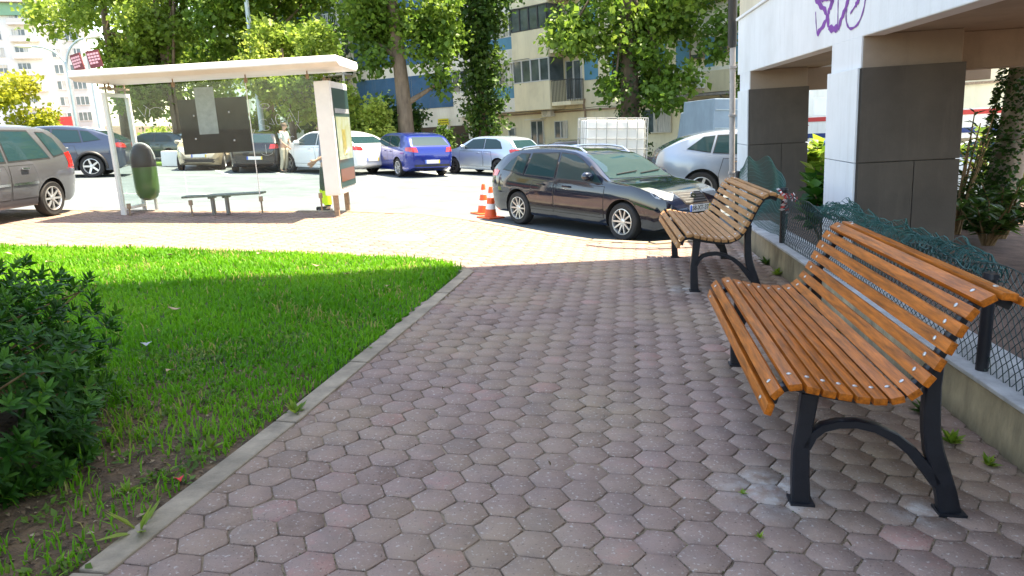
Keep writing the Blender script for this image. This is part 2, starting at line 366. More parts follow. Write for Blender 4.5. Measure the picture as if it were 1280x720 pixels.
def leaves(P, D, N, size, width, tint, fold=.15):
    """leaf blades: base P, direction D, facing N; returns verts, faces(list), tint per vertex"""
    n = len(P); D = unit(D); Sd = unit(np.cross(D, N)); N2 = np.cross(Sd, D)
    L = size[:, None]; W = (size * width)[:, None]
    a = P; b = P + D * L * .45 + Sd * W * .5 + N2 * W * fold; c = P + D * L - N2 * L * .08; d = P + D * L * .45 - Sd * W * .5 + N2 * W * fold
    V = np.stack([a, b, c, d], 1).reshape(-1, 3)
    i = np.arange(n)[:, None] * 4
    F = [np.concatenate([i + np.array([[0, 1, 2]]), i + np.array([[0, 2, 3]])], 0)]
    return V, F, np.repeat(tint, 4)

def rand_dirs(n):
    return unit(rng.normal(size=(n, 3)))

def crown(name, clumps, count, size, material, parent, width=.8, shell=.45, hang=.2, tint_bias=0.0):
    """clumps: list of (x,y,z,rx,rz); leaves spread through the volume, denser outside, in small sprays"""
    C = np.array(clumps, float); w = C[:, 3] ** 2; w /= w.sum()
    ns = max(1, count // 6)
    idx = rng.choice(len(C), ns, p=w)
    d = rand_dirs(ns); r = (rng.random(ns) ** shell)[:, None]
    r = r * (1 + .22 * rng.normal(size=(ns, 1)) * (rng.random((ns, 1)) < .35))
    ctr = C[idx, :3] + d * r * np.stack([C[idx, 3], C[idx, 3], C[idx, 4]], 1)
    ct = rng.random(len(C))[idx] * .45 + rng.random(ns) * .35
    P = np.repeat(ctr, 6, 0) + rng.normal(size=(ns * 6, 3)) * size * .9
    D = rand_dirs(ns * 6) + np.repeat(d, 6, 0) * .5; D[:, 2] -= hang
    N = rand_dirs(ns * 6); N[:, 2] += .8
    sz = size * (0.45 + 1.0 * rng.random(ns * 6)) * np.repeat(.7 + .6 * rng.random(ns), 6)
    t = np.clip(np.repeat(ct, 6) + .25 * rng.random(ns * 6) + tint_bias, 0, 1)
    V, F, T = leaves(P, D, N, sz, width, t)
    return np_mesh(name, V, F, material, parent, T)

def limb(mb, a, b, r0, r1, bend=.25, n=6, seg=8):
    a = Vector(a); b = Vector(b); L = (b - a).length
    off = Vector((random.uniform(-1, 1), random.uniform(-1, 1), random.uniform(-.3, .6))) * L * bend * .5
    pts = []; rs = []
    for i in range(n + 1):
        t = i / n; pts.append(a.lerp(b, t) + off * sin(pi * t)); rs.append(r0 + (r1 - r0) * t)
    mb.tube(pts, rs, seg)

def trunk_mesh(h, r, lean=(0, 0), wob=.12, flare=1.5, n=10):
    pts = []; rs = []
    for i in range(n + 1):
        t = i / n
        pts.append((lean[0] * t + wob * sin(t * 5 + 1) * t, lean[1] * t + wob * cos(t * 4) * t, h * t - .25))
        rs.append(r * (1 + (flare - 1) * max(0, 1 - t * 7)) * (1 - .55 * t))
    return pts, rs

# ------------------------------------------------------------------ camera, sky, sun
cam = bpy.data.cameras.new('camera'); co = bpy.data.objects.new('camera', cam); COL.objects.link(co)
co.location = (0, 0, 1.6); co.rotation_euler = (R(90 - 12.43), 0, 0)
cam.sensor_width = 36; cam.lens = 930 / 1280 * 36; cam.clip_end = 2000; cam.clip_start = .05
S.camera = co
EL, AZ = R(72), R(72.5)      # azimuth from +Y towards +X
w = bpy.data.worlds.new('World'); S.world = w; w.use_nodes = True
nt = w.node_tree; bg = nt.nodes['Background']
sk = nt.nodes.new('ShaderNodeTexSky'); sk.sky_type = 'NISHITA'; sk.sun_disc = False
sk.sun_elevation = EL; sk.sun_rotation = AZ; sk.air_density = 1.0; sk.dust_density = 1.0; sk.ozone_density = 1.0
nt.links.new(sk.outputs[0], bg.inputs[0]); bg.inputs[1].default_value = .15
su = bpy.data.lights.new('sun', 'SUN'); so = bpy.data.objects.new('sun', su); COL.objects.link(so)
su.energy = 4.2; su.angle = R(.5); su.color = (1, .95, .86)
so.rotation_euler = Vector((sin(AZ) * cos(EL), cos(AZ) * cos(EL), sin(EL))).to_track_quat('Z', 'Y').to_euler(); so.location = (20, 5, 40)
S.view_settings.view_transform = 'Standard'; S.view_settings.look = 'None'; S.view_settings.gamma = 1
S.view_settings.exposure = 2.25
S.view_settings.use_white_balance = True; S.view_settings.white_balance_temperature = 7900
S.render.engine = 'CYCLES'
S.cycles.max_bounces = 8; S.cycles.transparent_max_bounces = 12; S.cycles.use_denoising = True
try: S.cycles.denoiser = 'OPENIMAGEDENOISE'
except Exception: pass
S.cycles.sample_clamp_indirect = 8

# ------------------------------------------------------------------ ground
def sheet(name, poly, z, m, kind='structure', thick=None, parent=None):
    mb = MB()
    if thick: mb.prism(poly, z - thick, z)
    else: mb.add([(x, y, z) for x, y in poly], [tuple(range(len(poly)))])
    o = mb.build(name, m, parent)
    if kind: o['kind'] = kind
    return o

sheet('ground', [(-400, -200), (400, -200), (400, 700), (-400, 700)], -.30, M['dirt'])
sheet('road', [(-120, 9.6), (90, 9.6), (90, 90), (-120, 90)], ROADZ, M['asphalt'])
KERB = [(-40, 14.9), (-20, 14.5), (-8, 14.2), (-3.0, 14.0), (-1.6, 13.6), (-.75, 12.85), (0.0, 11.9), (.55, 11.1), (1.15, 10.45), (1.9, 10.2), (2.6, 10.5), (3.3, 11.3), (3.95, 13.0), (4.6, 15.4), (9, 15.2), (30, 16)]
EDGE = [(-1.62, .2), (-1.47, 2.41), (-1.18, 3.81), (-.80, 5.9), (-.42, 8.1)]      # path side of the concrete edging
LAWN_TOP = [(-.52, 8.28), (-.78, 8.72), (-1.25, 9.0), (-2.2, 9.25), (-4, 9.6), (-7, 10.0), (-30, 11.6)]
PLX = lambda y: 2.41 + (y - 3.24) * .109
# mortar bed that carries the pavers
bed = [(-30, 11.6)] + LAWN_TOP[::-1][1:] + EDGE[::-1] + [(12, .2), (12, 15.0)] + [(x, y) for x, y in KERB[::-1] if x < 10]
sheet('paving_bed', [(-40, 12.2)] + bed, -.0075, M['bed'], thick=.13)
lawn_poly = [(x - .13, y + .01) for x, y in EDGE] + [(x, y - .1) for x, y in LAWN_TOP] + [(-30, .2)]
sheet('lawn', lawn_poly, -.015, M['lawn_soil'], thick=.15)
# kerb stones of the road and the concrete edging of the path
def strip(name, line, w0, z0, z1, m, jitter=0):
    mb = MB(); P = [Vector((x, y, 0)) for x, y in line]
    fine = []
    for a, b in zip(P, P[1:]):
        n = max(1, int((b - a).length / 1.0))
        for i in range(n): fine.append(a.lerp(b, i / n))
    fine.append(P[-1])
    for i, (a, b) in enumerate(zip(fine, fine[1:])):
        t = (b - a).normalized(); nrm = Vector((-t.y, t.x, 0)); g = t * .006
        dz = random.uniform(-jitter, jitter)
        q = [a + g, b - g, b - g + nrm * w0, a + g + nrm * w0]
        mb.prism([(v.x, v.y) for v in q], z0, z1 + dz)
    o = mb.build(name, m, None, bevel=.008); o['kind'] = 'structure'; return o
strip('kerb', KERB, -.16, -.14, .010, M['kerb'], .003)
strip('path_edging', [(x, y) for x, y in EDGE] + [(-.52, 8.30), (-.62, 8.5)], .125, -.1, .012, M['kerb'], .004)

def inside(px, py, poly):
    c = np.zeros(len(px), bool); n = len(poly)
    for i in range(n):
        x0, y0 = poly[i]; x1, y1 = poly[i - 1]
        k = ((y0 > py) != (y1 > py)) & (px < (x1 - x0) * (py - y0) / (y1 - y0 + 1e-12) + x0); c ^= k
    return c

def pavers():
    rot = R(-9.0); pit = .186; colp = pit * cos(R(30)) ; colx = pit * .5 * math.sqrt(3)
    xs = []; ys = []
    for i in range(-260, 120):
        for j in range(-20, 110):
            x = i * colx; y = j * pit + (pit / 2 if i % 2 else 0)
            xs.append(x * cos(rot) - y * sin(rot)); ys.append(x * sin(rot) + y * cos(rot))
    xs = np.array(xs); ys = np.array(ys)
    poly = [(-26, 11.4)] + [(x, y + .06) for x, y in LAWN_TOP[::-1][1:]] + [(x - .07, y) for x, y in EDGE[::-1]] + [(PLX(.2) + .05, .2), (PLX(10.6) + .05, 10.6), (3.95, 13.0), (3.3, 11.3)] + [(x, y - .18) for x, y in KERB[::-1] if -30 < x < 3.2] + [(-26, 14.4)]
    k = inside(xs, ys, poly) & (xs > -26); xs = xs[k]; ys = ys[k]; n = len(xs)
    a = np.arange(6) * pi / 3 + rot
    r1 = pit / math.sqrt(3) - .0036
    hexa = np.stack([np.cos(a), np.sin(a)], 1); mid = (hexa + np.roll(hexa, -1, 0)) / 2
    K = 18; q1 = hexa * .70 + np.roll(hexa, -1, 0) * .30; q2 = hexa * .30 + np.roll(hexa, -1, 0) * .70
    outl = np.stack([hexa * .985, q1, q2], 1).reshape(K, 2)
    rr = [(r1, -.03), (r1, -.0035), (r1 - .0022, 0)]
    dz = rng.normal(0, .0010, n) - .004 * (rng.random(n) < .04); tx = rng.normal(0, .004, n); ty = rng.normal(0, .004, n)
    V = np.zeros((n, 3 * K, 3))
    jit = rng.normal(0, .0010, (n, K, 2)); chip = np.where(rng.random((n, K)) < .06, rng.uniform(.90, .97, (n, K)), 1.0)[:, :, None]
    for q, (r, z) in enumerate(rr):
        o = outl[None] * r * (chip if q else 1) + jit
        V[:, q * K:q * K + K, :2] = np.stack([xs, ys], 1)[:, None] + o
        V[:, q * K:q * K + K, 2] = z + dz[:, None] + o[:, :, 0] * tx[:, None] + o[:, :, 1] * ty[:, None]
    i0 = np.arange(n)[:, None] * 3 * K
    top = i0 + np.arange(2 * K, 3 * K)[None]
    quads = []
    for lv in (0, K):
        for e in range(K):
            quads.append(i0 + np.array([[lv + e, lv + (e + 1) % K, lv + K + (e + 1) % K, lv + K + e]]))
    T = np.clip(rng.normal(.48, .13, n), 0, 1)
    o = np_mesh('path', V.reshape(-1, 3), [top, np.concatenate(quads)], PAVE, None, np.repeat(T, 3 * K)); o['kind'] = 'structure'
    # grit, crumbs and moss caught in the joints of the nearer stones
    near = (ys < 7.5) & (xs > -1.8); nx_, ny_ = xs[near], ys[near]; m = 15000
    j = rng.integers(0, len(nx_), m); e = rng.integers(0, 6, m); t = rng.random(m)[:, None]
    pe = hexa[e] * (1 - t) + hexa[(e + 1) % 6] * t
    P = np.zeros((m, 3)); P[:, 0] = nx_[j] + pe[:, 0] * pit / math.sqrt(3); P[:, 1] = ny_[j] + pe[:, 1] * pit / math.sqrt(3); P[:, 2] = rng.uniform(-.006, -.001, m)
    keep = (np.sin(P[:, 0] * 3.1 + 1.5 * np.sin(P[:, 1] * 2.2)) * np.cos(P[:, 1] * 2.7 + P[:, 0]) > -.25) & (P[:, 0] < PLX(P[:, 1]) - .01) & (P[:, 0] > -1.6 + .18 * P[:, 1])
    P = P[keep]; m = len(P); D = rand_dirs(m); D[:, 2] *= .4; N = np.tile([0, 0, 1.0], (m, 1)) + .7 * rand_dirs(m)
    Vg, Fg, Tg = leaves(P, D, N, rng.uniform(.003, .011, m), .7, rng.random(m), .35)
    gm = ramp_attr_mat('joint_grit', [(0, (.03, .025, .018)), (.45, (.11, .085, .055)), (.75, (.24, .19, .13)), (.9, (.05, .085, .02)), (1, (.07, .12, .03))], .95)
    tag(np_mesh('joint_grit', Vg, Fg, gm, None, Tg), 'grit, crumbs and moss caught in the joints of the hexagon path', 'grit', kind='stuff')
pavers()

# bare soil by the shrub and the far pavements, the median
sheet('bare_soil', [(-1.66, .6), (-1.60, 2.2), (-1.34, 3.75), (-1.2, 4.6), (-1.5, 5.0), (-2.0, 4.7), (-2.6, 4.2), (-4.6, 3.2), (-5, .6)], -.008, M['dirt'])
sheet('far_pavement', [(-13, 36.2), (-3.5, 30.6), (3, 30.4), (11, 25.5), (22, 19), (40, 24), (40, 60), (-13, 60)], 0, M['kerb'], thick=.12)
sheet('median', [(-60, 31.5), (-14.0, 31.5), (-13.0, 32.2), (-14, 33.6), (-60, 33.6)], .0, mat('median_grass', (.14, .26, .03), .95, var=.3, scale=3, bump=.5, bscale=20), thick=.1)
sheet('far_grass', [(-110, 45), (-15, 42), (-14, 88), (-110, 88)], .02, mat('verge_grass', (.12, .2, .03), .95, var=.3, scale=2, bump=.5, bscale=10), thick=.12)
sheet('planting_bed', [(PLX(.2) + .3, .2), (12, .2), (12, 15.0), (4.7, 15.0), (PLX(10.4) + .3, 10.4)], .05, mat('red_earth', (.15, .09, .065), .95, var=.45, scale=4, bump=.6, bscale=25), thick=.1)
# painted lines of the parking bays and the lane
mb = MB()
def line(a, b, wd):
    a = Vector((*a, ROADZ + .004)); b = Vector((*b, ROADZ + .004)); t = (b - a).normalized(); nn = Vector((-t.y, t.x, 0)) * wd / 2
    mb.add([a - nn, b - nn, b + nn, a + nn], [(0, 1, 2, 3)])
for bx in (-15.2, -12.4, -9.6, -6.9, -4.1, -1.35): line((bx, 24.3 if bx > -8 else 25.6), (bx - 2.6, 28.9 if bx > -8 else 30.3), .12)
line((-15, 26.2), (-7, 25.2), .10)
for lx in (-16, -10, -4): line((lx, 18.9), (lx + 2.6, 18.75), .12)
o = mb.build('road_markings', M['white_line']); o['kind'] = 'structure'

# grass
def grass():
    bx, by = [], []
    n = 210000
    x = rng.uniform(-9.5, -.2, n); y = rng.uniform(1.2, 10.2, n)
    keep = rng.random(n) < np.clip(1.25 - .09 * (y - 2), .35, 1)
    x, y = x[keep], y[keep]
    k = inside(x, y, [(a - .15, b) for a, b in EDGE] + [(a - .02, b - .04) for a, b in LAWN_TOP[:6]] + [(-9.5, 10.2), (-9.5, .5)])
    x, y = x[k], y[k]
    # worn and patchy towards the shrub
    noise = np.sin(x * 5.1 + 1.3 * np.sin(y * 4.3)) * np.cos(y * 6.7 + x * 2.1) + .5 * np.sin(x * 13 + y * 9)
    bare = np.clip((4.45 - y - .25 * (x + 1.6)) * .8, 0, 1)
    k = rng.random(len(x)) > bare * np.clip(.78 - .50 * noise, 0.08, .97)
    # the shrub's ground
    k &= ((x + 3.2) ** 2 + (y - 3.4) ** 2) > 1.0
    # only what the picture takes in
    k &= (np.abs(x) < .76 * (y + .6) + .4)
    x, y = x[k], y[k]; n = len(x)
    h = rng.uniform(.035, .085, n) * (1 + .25 * np.sin(x * 2.3) * np.cos(y * 1.9)); tall = rng.random(n) < .015; h[tall] *= 1.7
    wd = .0028 + .0006 * y
    a = rng.uniform(0, 2 * pi, n); d = np.stack([np.cos(a), np.sin(a), np.zeros(n)], 1); s = np.stack([-np.sin(a), np.cos(a), np.zeros(n)], 1)
    le = rng.uniform(.15, .9, n)[:, None]
    B = np.stack([x, y, np.full(n, -.016)], 1); up = np.array([[0, 0, 1.0]])
    W = wd[:, None]; Hh = h[:, None]
    v0 = B - s * W; v1 = B + s * W
    m_ = B + up * Hh * .6 + d * Hh * le * .3
    v2 = m_ - s * W * .8; v3 = m_ + s * W * .8; v4 = B + up * Hh * (1 - .25 * le) + d * Hh * le
    V = np.stack([v0, v1, v2, v3, v4], 1).reshape(-1, 3); i = np.arange(n)[:, None] * 5
    patch = .5 + .5 * np.sin(x * 1.7 + 2 * np.sin(y * 1.1)) * np.sin(y * 2.2)
    T = np.clip(.12 + .45 * patch + .35 * rng.random(n), 0, .9)
    worn = np.clip(np.sin(x * 2.9 + 1.7 * np.sin(y * 1.9 + 1)) * np.sin(y * 2.6 + x) - .55, 0, 1)
    T[rng.random(n) < .03 + .5 * worn] = 1
    o = np_mesh('grass', V, [i + np.array([[0, 1, 3, 2]]), i + np.array([[2, 3, 4]])], GRASS, None, np.repeat(T, 5))
    tag(o, 'short bright green lawn grass beside the paved path', 'grass', kind='stuff')
grass()

def soil_cover():
    n = 5200; x = rng.uniform(-3.4, -1.15, n); y = rng.uniform(1.6, 5.2, n)
    k = inside(x, y, [(-1.75, 1.5), (-1.62, 2.2), (-1.36, 3.75), (-1.2, 4.7), (-1.9, 5.2), (-3.4, 4.6), (-3.4, 1.5)]); x, y = x[k], y[k]; n = len(x)
    P = np.stack([x, y, np.full(n, .0)], 1); D = rand_dirs(n); D[:, 2] *= .25; N = np.tile([0, 0, 1.0], (n, 1)) + .5 * rand_dirs(n)
    V, F, T = leaves(P, D, N, rng.uniform(.008, .035, n), .55, rng.random(n), .3); V[:, 2] = np.maximum(V[:, 2], -.006)
    m_ = ramp_attr_mat('soil_litter', [(0, (.05, .032, .02)), (.5, (.14, .09, .05)), (.85, (.24, .17, .10)), (1, (.34, .27, .18))], .9)
    tag(np_mesh('soil_litter', V, F, m_, None, T), 'crumbs of soil and dry leaf litter on the bare ground by the shrub', 'leaf litter', kind='stuff')
    # creeping weeds: little rosettes of round leaves
    nr = 420; x = rng.uniform(-3.0, -.75, nr); y = rng.uniform(2.0, 6.2, nr)
    f = np.sin(x * 4.1 + 2) * np.cos(y * 3.3) + .5 * np.sin(x * 9 + y * 7)
    k = inside(x, y, [(-1.75, 1.5), (-1.62, 2.2), (-1.36, 3.75), (-.95, 5.9), (-1.2, 6.3), (-2.4, 6.2), (-3.0, 5.2), (-2.2, 2.5)]) & (f > -.15); x, y = x[k], y[k]; nr = len(x)
    q = 16; P = np.repeat(np.stack([x, y, np.full(nr, .004)], 1), q, 0) + rng.normal(size=(nr * q, 3)) * np.array([[.035, .035, .006]]); P[:, 2] = np.abs(P[:, 2])
    D = rand_dirs(nr * q); D[:, 2] = np.abs(D[:, 2]) * .7; N = np.tile([0, 0, 1.0], (nr * q, 1)) + .5 * rand_dirs(nr * q)
    V, F, T = leaves(P, D, N, rng.uniform(.018, .05, nr * q), .55, np.clip(np.repeat(rng.random(nr) * .6, q) + .3 * rng.random(nr * q), 0, .9))
    tag(np_mesh('ground_cover', V, F, LEAF_MID, None, T), 'creeping round leaved weeds where the lawn thins beside the path edging', 'ground cover', kind='stuff')
soil_cover()
# ------------------------------------------------------------------ the arcaded block on the right
def arcade_block():
    r = thing('apartment_block', 'pale apartment block standing on grey clad columns, purple graffiti on its wall', 'building', (3.65, 7.8, 0), R(-6.2), lean=True)
    F0, F1 = 2.46, 3.43      # soffit and ledge heights
    mb = MB(); mb.box(0, .22, -16, 6.75, F0, F1)
    mb.box(.22, 4.2, 6.53, 6.75, F0, F1)
    mb.build('fascia_wall', M['plaster_w'], r, bevel=.012)
    MB().box(-.035, 4.2, -16, 6.80, F1, F1 + .045).build('ledge', M['plaster_w'], r, bevel=.006)
    mb = MB(); mb.box(.02, .24, 1.76, 6.72, F1 + .045, 4.2); mb.box(.24, 4.2, 6.5, 6.72, F1 + .045, 4.2)
    mb.build('terrace_parapet', M['plaster_cream'], r)
    # unseen tall part, its height and end over the second bay shaped for its shadow
    mb = MB(); mb.box(0.03, 4.6, -16, 1.75, F1 + .045, 38.5); tw = mb.build('upper_wall', M['plaster_w'], r)
    for fl in range(1, 12):
        for yy in (-1.2, -4.2, -7.4, -10.6, -13.6):
            z = F1 + .4 + (fl - 1) * 2.9 + .8
            f = MB(); f.box(-.02, .03, yy - .75, yy + .75, z, z + 1.35)
            fo = f.build('window', M['win_frame'], r)
            g = MB(); g.box(-.026, -.021, yy - .68, yy - .03, z + .07, z + 1.28); g.box(-.026, -.021, yy + .03, yy + .68, z + .07, z + 1.28)
            g.build('pane', M['win_glass'], fo)
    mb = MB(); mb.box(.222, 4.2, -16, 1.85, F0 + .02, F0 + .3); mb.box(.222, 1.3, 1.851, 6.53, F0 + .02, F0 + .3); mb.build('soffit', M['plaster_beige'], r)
    cols = ((-4.95, -3.98), (.03, 1.0), (5.62, 6.5), (-10.0, -9.03), (-15.1, -14.1))
    for a, b in cols:
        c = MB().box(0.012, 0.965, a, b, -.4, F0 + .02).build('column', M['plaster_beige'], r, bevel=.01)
        MB().box(-.004, .012, a + .004, b - .004, 2.16, F0 + .004).build('render_strip', M['plaster_w'], c)
        # cladding slabs, with open joints between them
        g = .004
        for x0, x1, z0, z1 in ((.0, .99, 1.205 + g, 2.155), (.0, .55 - g, -.4, 1.205 - g), (.55 + g, .99, -.4, 1.205 - g)):
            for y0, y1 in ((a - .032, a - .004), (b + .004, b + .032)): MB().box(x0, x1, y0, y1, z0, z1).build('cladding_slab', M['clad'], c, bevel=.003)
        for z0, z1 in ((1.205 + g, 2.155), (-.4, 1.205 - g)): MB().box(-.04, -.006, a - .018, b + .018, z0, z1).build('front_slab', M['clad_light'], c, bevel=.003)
        mb = MB(); mb.box(-.02, .0, a - .027, a - .0185, -.4, 2.15); mb.box(.004, .96, a - .0035, a - .0005, -.4, 2.15); mb.build('joint', M['clad_edge'], c)
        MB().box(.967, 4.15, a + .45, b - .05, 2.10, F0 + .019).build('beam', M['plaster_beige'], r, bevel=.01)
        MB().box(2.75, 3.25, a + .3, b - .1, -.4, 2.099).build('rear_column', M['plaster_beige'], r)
    # drainpipe on the far corner
    mb = MB(); mb.tube([(-.05, 7.0, -.3), (-.05, 7.0, 3.0)], .055, 12)
    for z in (.6, 1.7, 2.6): mb.box(-.11, .02, 6.93, 7.07, z, z + .04)
    mb.build('drainpipe', M['pipe'], r, smooth=40)
    MB().tube([(-.05, 7.0, 2.98), (-.06, 7.0, 3.05), (-.06, 7.0, 6.0)], [.06, .085, .085], 12).build('downpipe_sleeve', M['dark'], r, smooth=40)
    # graffiti tag, sprayed on the fascia (y runs along the wall, z up)
    st = [(.055, [(1.78, 3.14), (1.72, 3.07), (1.53, 2.97), (1.32, 2.88), (1.25, 2.79), (1.38, 2.72), (1.62, 2.65)]), (.022, [(1.71, 2.92), (1.68, 2.8), (1.62, 2.65)]),
          (.06, [(1.2, 3.06), (1.12, 2.99), (1.03, 2.94), (1.14, 2.89), (1.19, 2.82), (1.18, 2.68)]), (.06, [(1.17, 2.675), (1.0, 2.64), (.84, 2.635)]),
          (.020, [(.85, 3.05), (.85, 2.94), (.84, 2.8), (.83, 2.59)]), (.055, [(.42, 3.0), (.49, 2.9), (.62, 2.78), (.73, 2.7), (.80, 2.61)]),
          (.022, [(-.10, 2.98), (-.03, 2.85), (.03, 2.71), (.17, 2.60), (.38, 2.575), (.51, 2.63), (.56, 2.72), (.54, 2.80)]),
          (.05, [(.12, 2.9), (.19, 2.83), (.27, 2.79)]), (.022, [(.26, 2.79), (.42, 2.73)]), (.04, [(1.74, 3.07), (1.5, 3.03), (1.39, 3.01), (1.15, 3.0)])]
    mb = MB()
    for k, (wd, pts) in enumerate(st):
        P = []
        for i in range(len(pts) - 1):                     # smooth the stroke
            p0 = Vector(pts[max(i - 1, 0)]); p1 = Vector(pts[i]); p2 = Vector(pts[i + 1]); p3 = Vector(pts[min(i + 2, len(pts) - 1)])
            for t in (0, .25, .5, .75):
                P.append(.5 * ((2 * p1) + (p2 - p0) * t + (2 * p0 - 5 * p1 + 4 * p2 - p3) * t * t + (3 * p1 - p0 - 3 * p2 + p3) * t ** 3))
        P.append(Vector(pts[-1])); off = -.003 - .0004 * k
        v = []; f = []
        for i, p in enumerate(P):
            t = (P[min(i + 1, len(P) - 1)] - P[max(i - 1, 0)]).normalized(); n = Vector((-t.y, t.x))
            e = wd * (.75 + .25 * sin(i * 1.7 + k)) * (.6 if i in (0, len(P) - 1) else 1) * (.84 if wd > .03 else .8)
            v += [(off, p.x + n.x * e, p.y + n.y * e), (off, p.x - n.x * e, p.y - n.y * e)]
            if i: f.append((2 * i - 2, 2 * i - 1, 2 * i + 1, 2 * i))
        mb.add(v, f)
    mb.build('graffiti', M['purple'], r)
arcade_block()

# low wall along the path and its wire fence
def low_wall():
    o = MB()
    P = [(PLX(y), y) for y in (-1.0, 1.2, 3.24, 5.2, 7.2, 9.3, 10.3)]
    poly = P + [(x + .40, y) for x, y in P[::-1]]
    o.prism(poly, -.1, .265)
    wl = o.build('low_wall', M['plinth'], None, bevel=.01); tag(wl, 'low stained concrete wall along the right side of the hexagon path', 'wall')
    mb = MB(); mb.prism([(x - .012, y) for x, y in P] + [(x + .412, y) for x, y in P[::-1]], .266, .292); mb.build('coping', M['plinth_top'], wl, bevel=.006)
low_wall()

FX = lambda y: PLX(y) + .08
def chain(name, y0, y1, zb, zt, cell, rad, m, parent, bulge=None, wav=0.0):
    """diagonal wire mesh in the plane of the fence"""
    mb = MB(); nx = int((y1 - y0) / cell); nz = max(2, int(round((zt(0) - zb) / cell)))
    def P(i, j):
        y = y0 + (y1 - y0) * i / nx; t = j / nz; top = zt(y)
        b = bulge(y, t) if bulge else 0
        return Vector((FX(y) + b, y, zb + (top - zb) * t))
    for i in range(-nz, nx + 1):
        for sgn in (1, -1):
            pts = []
            for j in range(nz + 1):
                q = i + j if sgn > 0 else i + nz - j
                if 0 <= q <= nx: pts.append(P(q, j) + Vector((.004 * sgn * (1 if j % 2 else -1), 0, 0)))
            if len(pts) > 1: mb.tube(pts, rad, 4, caps=False)
    mb.tube([P(i, nz) for i in range(nx + 1)], rad * 1.3, 5)
    return mb.build(name, m, parent)

def fence():
    r = thing('wire_fence', 'low green wire fence on short black posts along the concrete wall', 'fence', (0, 0, 0))
    for y in (.4, 3.86, 8.3, 11.3):
        x = FX(y) + (.05 if y > 10 else 0)
        mb = MB(); mb.tube([(x, y, .28 if y < 10.3 else 0), (x - .02, y, .80 if y < 8 else .88)], .033 if y < 8 else .03, 10)
        zt = .80 if y < 8 else .88; mb.tube([(x - .02, y, zt), (x - .02, y, zt + .03)], [.045, .04], 10)
        mb.build('post', M['iron'], r, smooth=40)
    sag = lambda y: .86 - .06 * sin((y - 3.86) / 4.44 * pi) + .02 * sin(y * 7)
    chain('wire_mesh', .4, 8.3, .30, lambda y: sag(y) if y else .86, .062, .0028, M['wire_dark'], r, bulge=lambda y, t: .03 * sin(y * 2.1) * sin(t * pi))
fence()

def netting():
    """fine green plastic net hung on the fence: a bunched roll and a loose upright sheet"""
    def net(name, label, y0, y1, ny, nz, fn, thick):
        V = [fn(i / ny, j / nz, y0 + (y1 - y0) * i / ny) for i in range(ny + 1) for j in range(nz + 1)]
        F = [(i * (nz + 1) + j, (i + 1) * (nz + 1) + j, (i + 1) * (nz + 1) + j + 1, i * (nz + 1) + j + 1) for i in range(ny) for j in range(nz)]
        me = bpy.data.meshes.new(name); me.from_pydata(V, [], F)
        o = link_mesh(name, me, M['wire']); md = o.modifiers.new('strands', 'WIREFRAME'); md.thickness = thick; md.use_even_offset = False; md.use_replace = True
        tag(o, label, 'netting'); return o
    def far(u, t, y):
        top = .95 + .22 * sin(u * pi) ** .8 + .03 * sin(u * 19)
        return (FX(y) + .03 + .16 * sin(t * pi) * sin(u * pi) + .025 * sin(u * 9 + t * 5), y, .30 + (top - .30) * t + .02 * sin(u * 14 + t * 3))
    net('plastic_netting', 'loose green plastic net bulging over the wall beside the far bench', 8.35, 11.25, 60, 17, far, .007)
    def near(u, t, y):
        a = t * 4.4 * pi; rad = (.035 + .045 * t) * (1 + .22 * sin(u * 41 + t * 9) + .25 * sin(u * 17 + 1) + .18 * sin(u * 70 + t * 23)) * (.5 + .6 * sin(u * pi) ** .5)
        return (FX(y) + .06 + rad * cos(a) * 1.3 + .012 * sin(u * 90 + t * 40), y + .02 * sin(a * 3 + u * 30), .80 + .03 * sin(u * 11) + .03 * sin(u * 3.2) + rad * sin(a) + .010 * sin(u * 120 + t * 60))
    net('plastic_netting', 'green plastic net rolled into a bunch on the fence behind the near bench', 3.95, 7.4, 84, 13, near, .0065)
netting()

def ribbon():
    r = MB(); x, y, z = FX(8.3) - .03, 8.26, .80
    r.tube([(x, y, z), (x, y, z + .05)], .042, 10, 0)
    for k, (dx, dz, tw) in enumerate(((-.16, .03, 0), (-.1, .11, 1), (.13, .0, 1), (.11, .06, 0), (.02, -.17, 0), (-.05, -.13, 1), (.17, -.06, 1))):
        n = 6
        for i in range(n):
            a = Vector((x, y - .04, z + .02)).lerp(Vector((x + dx, y - .05 - .02 * k % 3, z + dz)), i / n); b = Vector((x, y - .04, z + .02)).lerp(Vector((x + dx, y - .05, z + dz)), (i + 1) / n)
            up = Vector((-dz, .25 * sin(i * 1.5 + k), dx)).normalized() * .019
            r.add([a - up, b - up, b + up, a + up], [(0, 1, 2, 3)], (i + k + tw) % 2)
    tag(r.build('barrier_tape', [M['red_paint'], M['tape_white']]), 'torn red and white barrier tape knotted round a black fence post', 'tape')
ribbon()

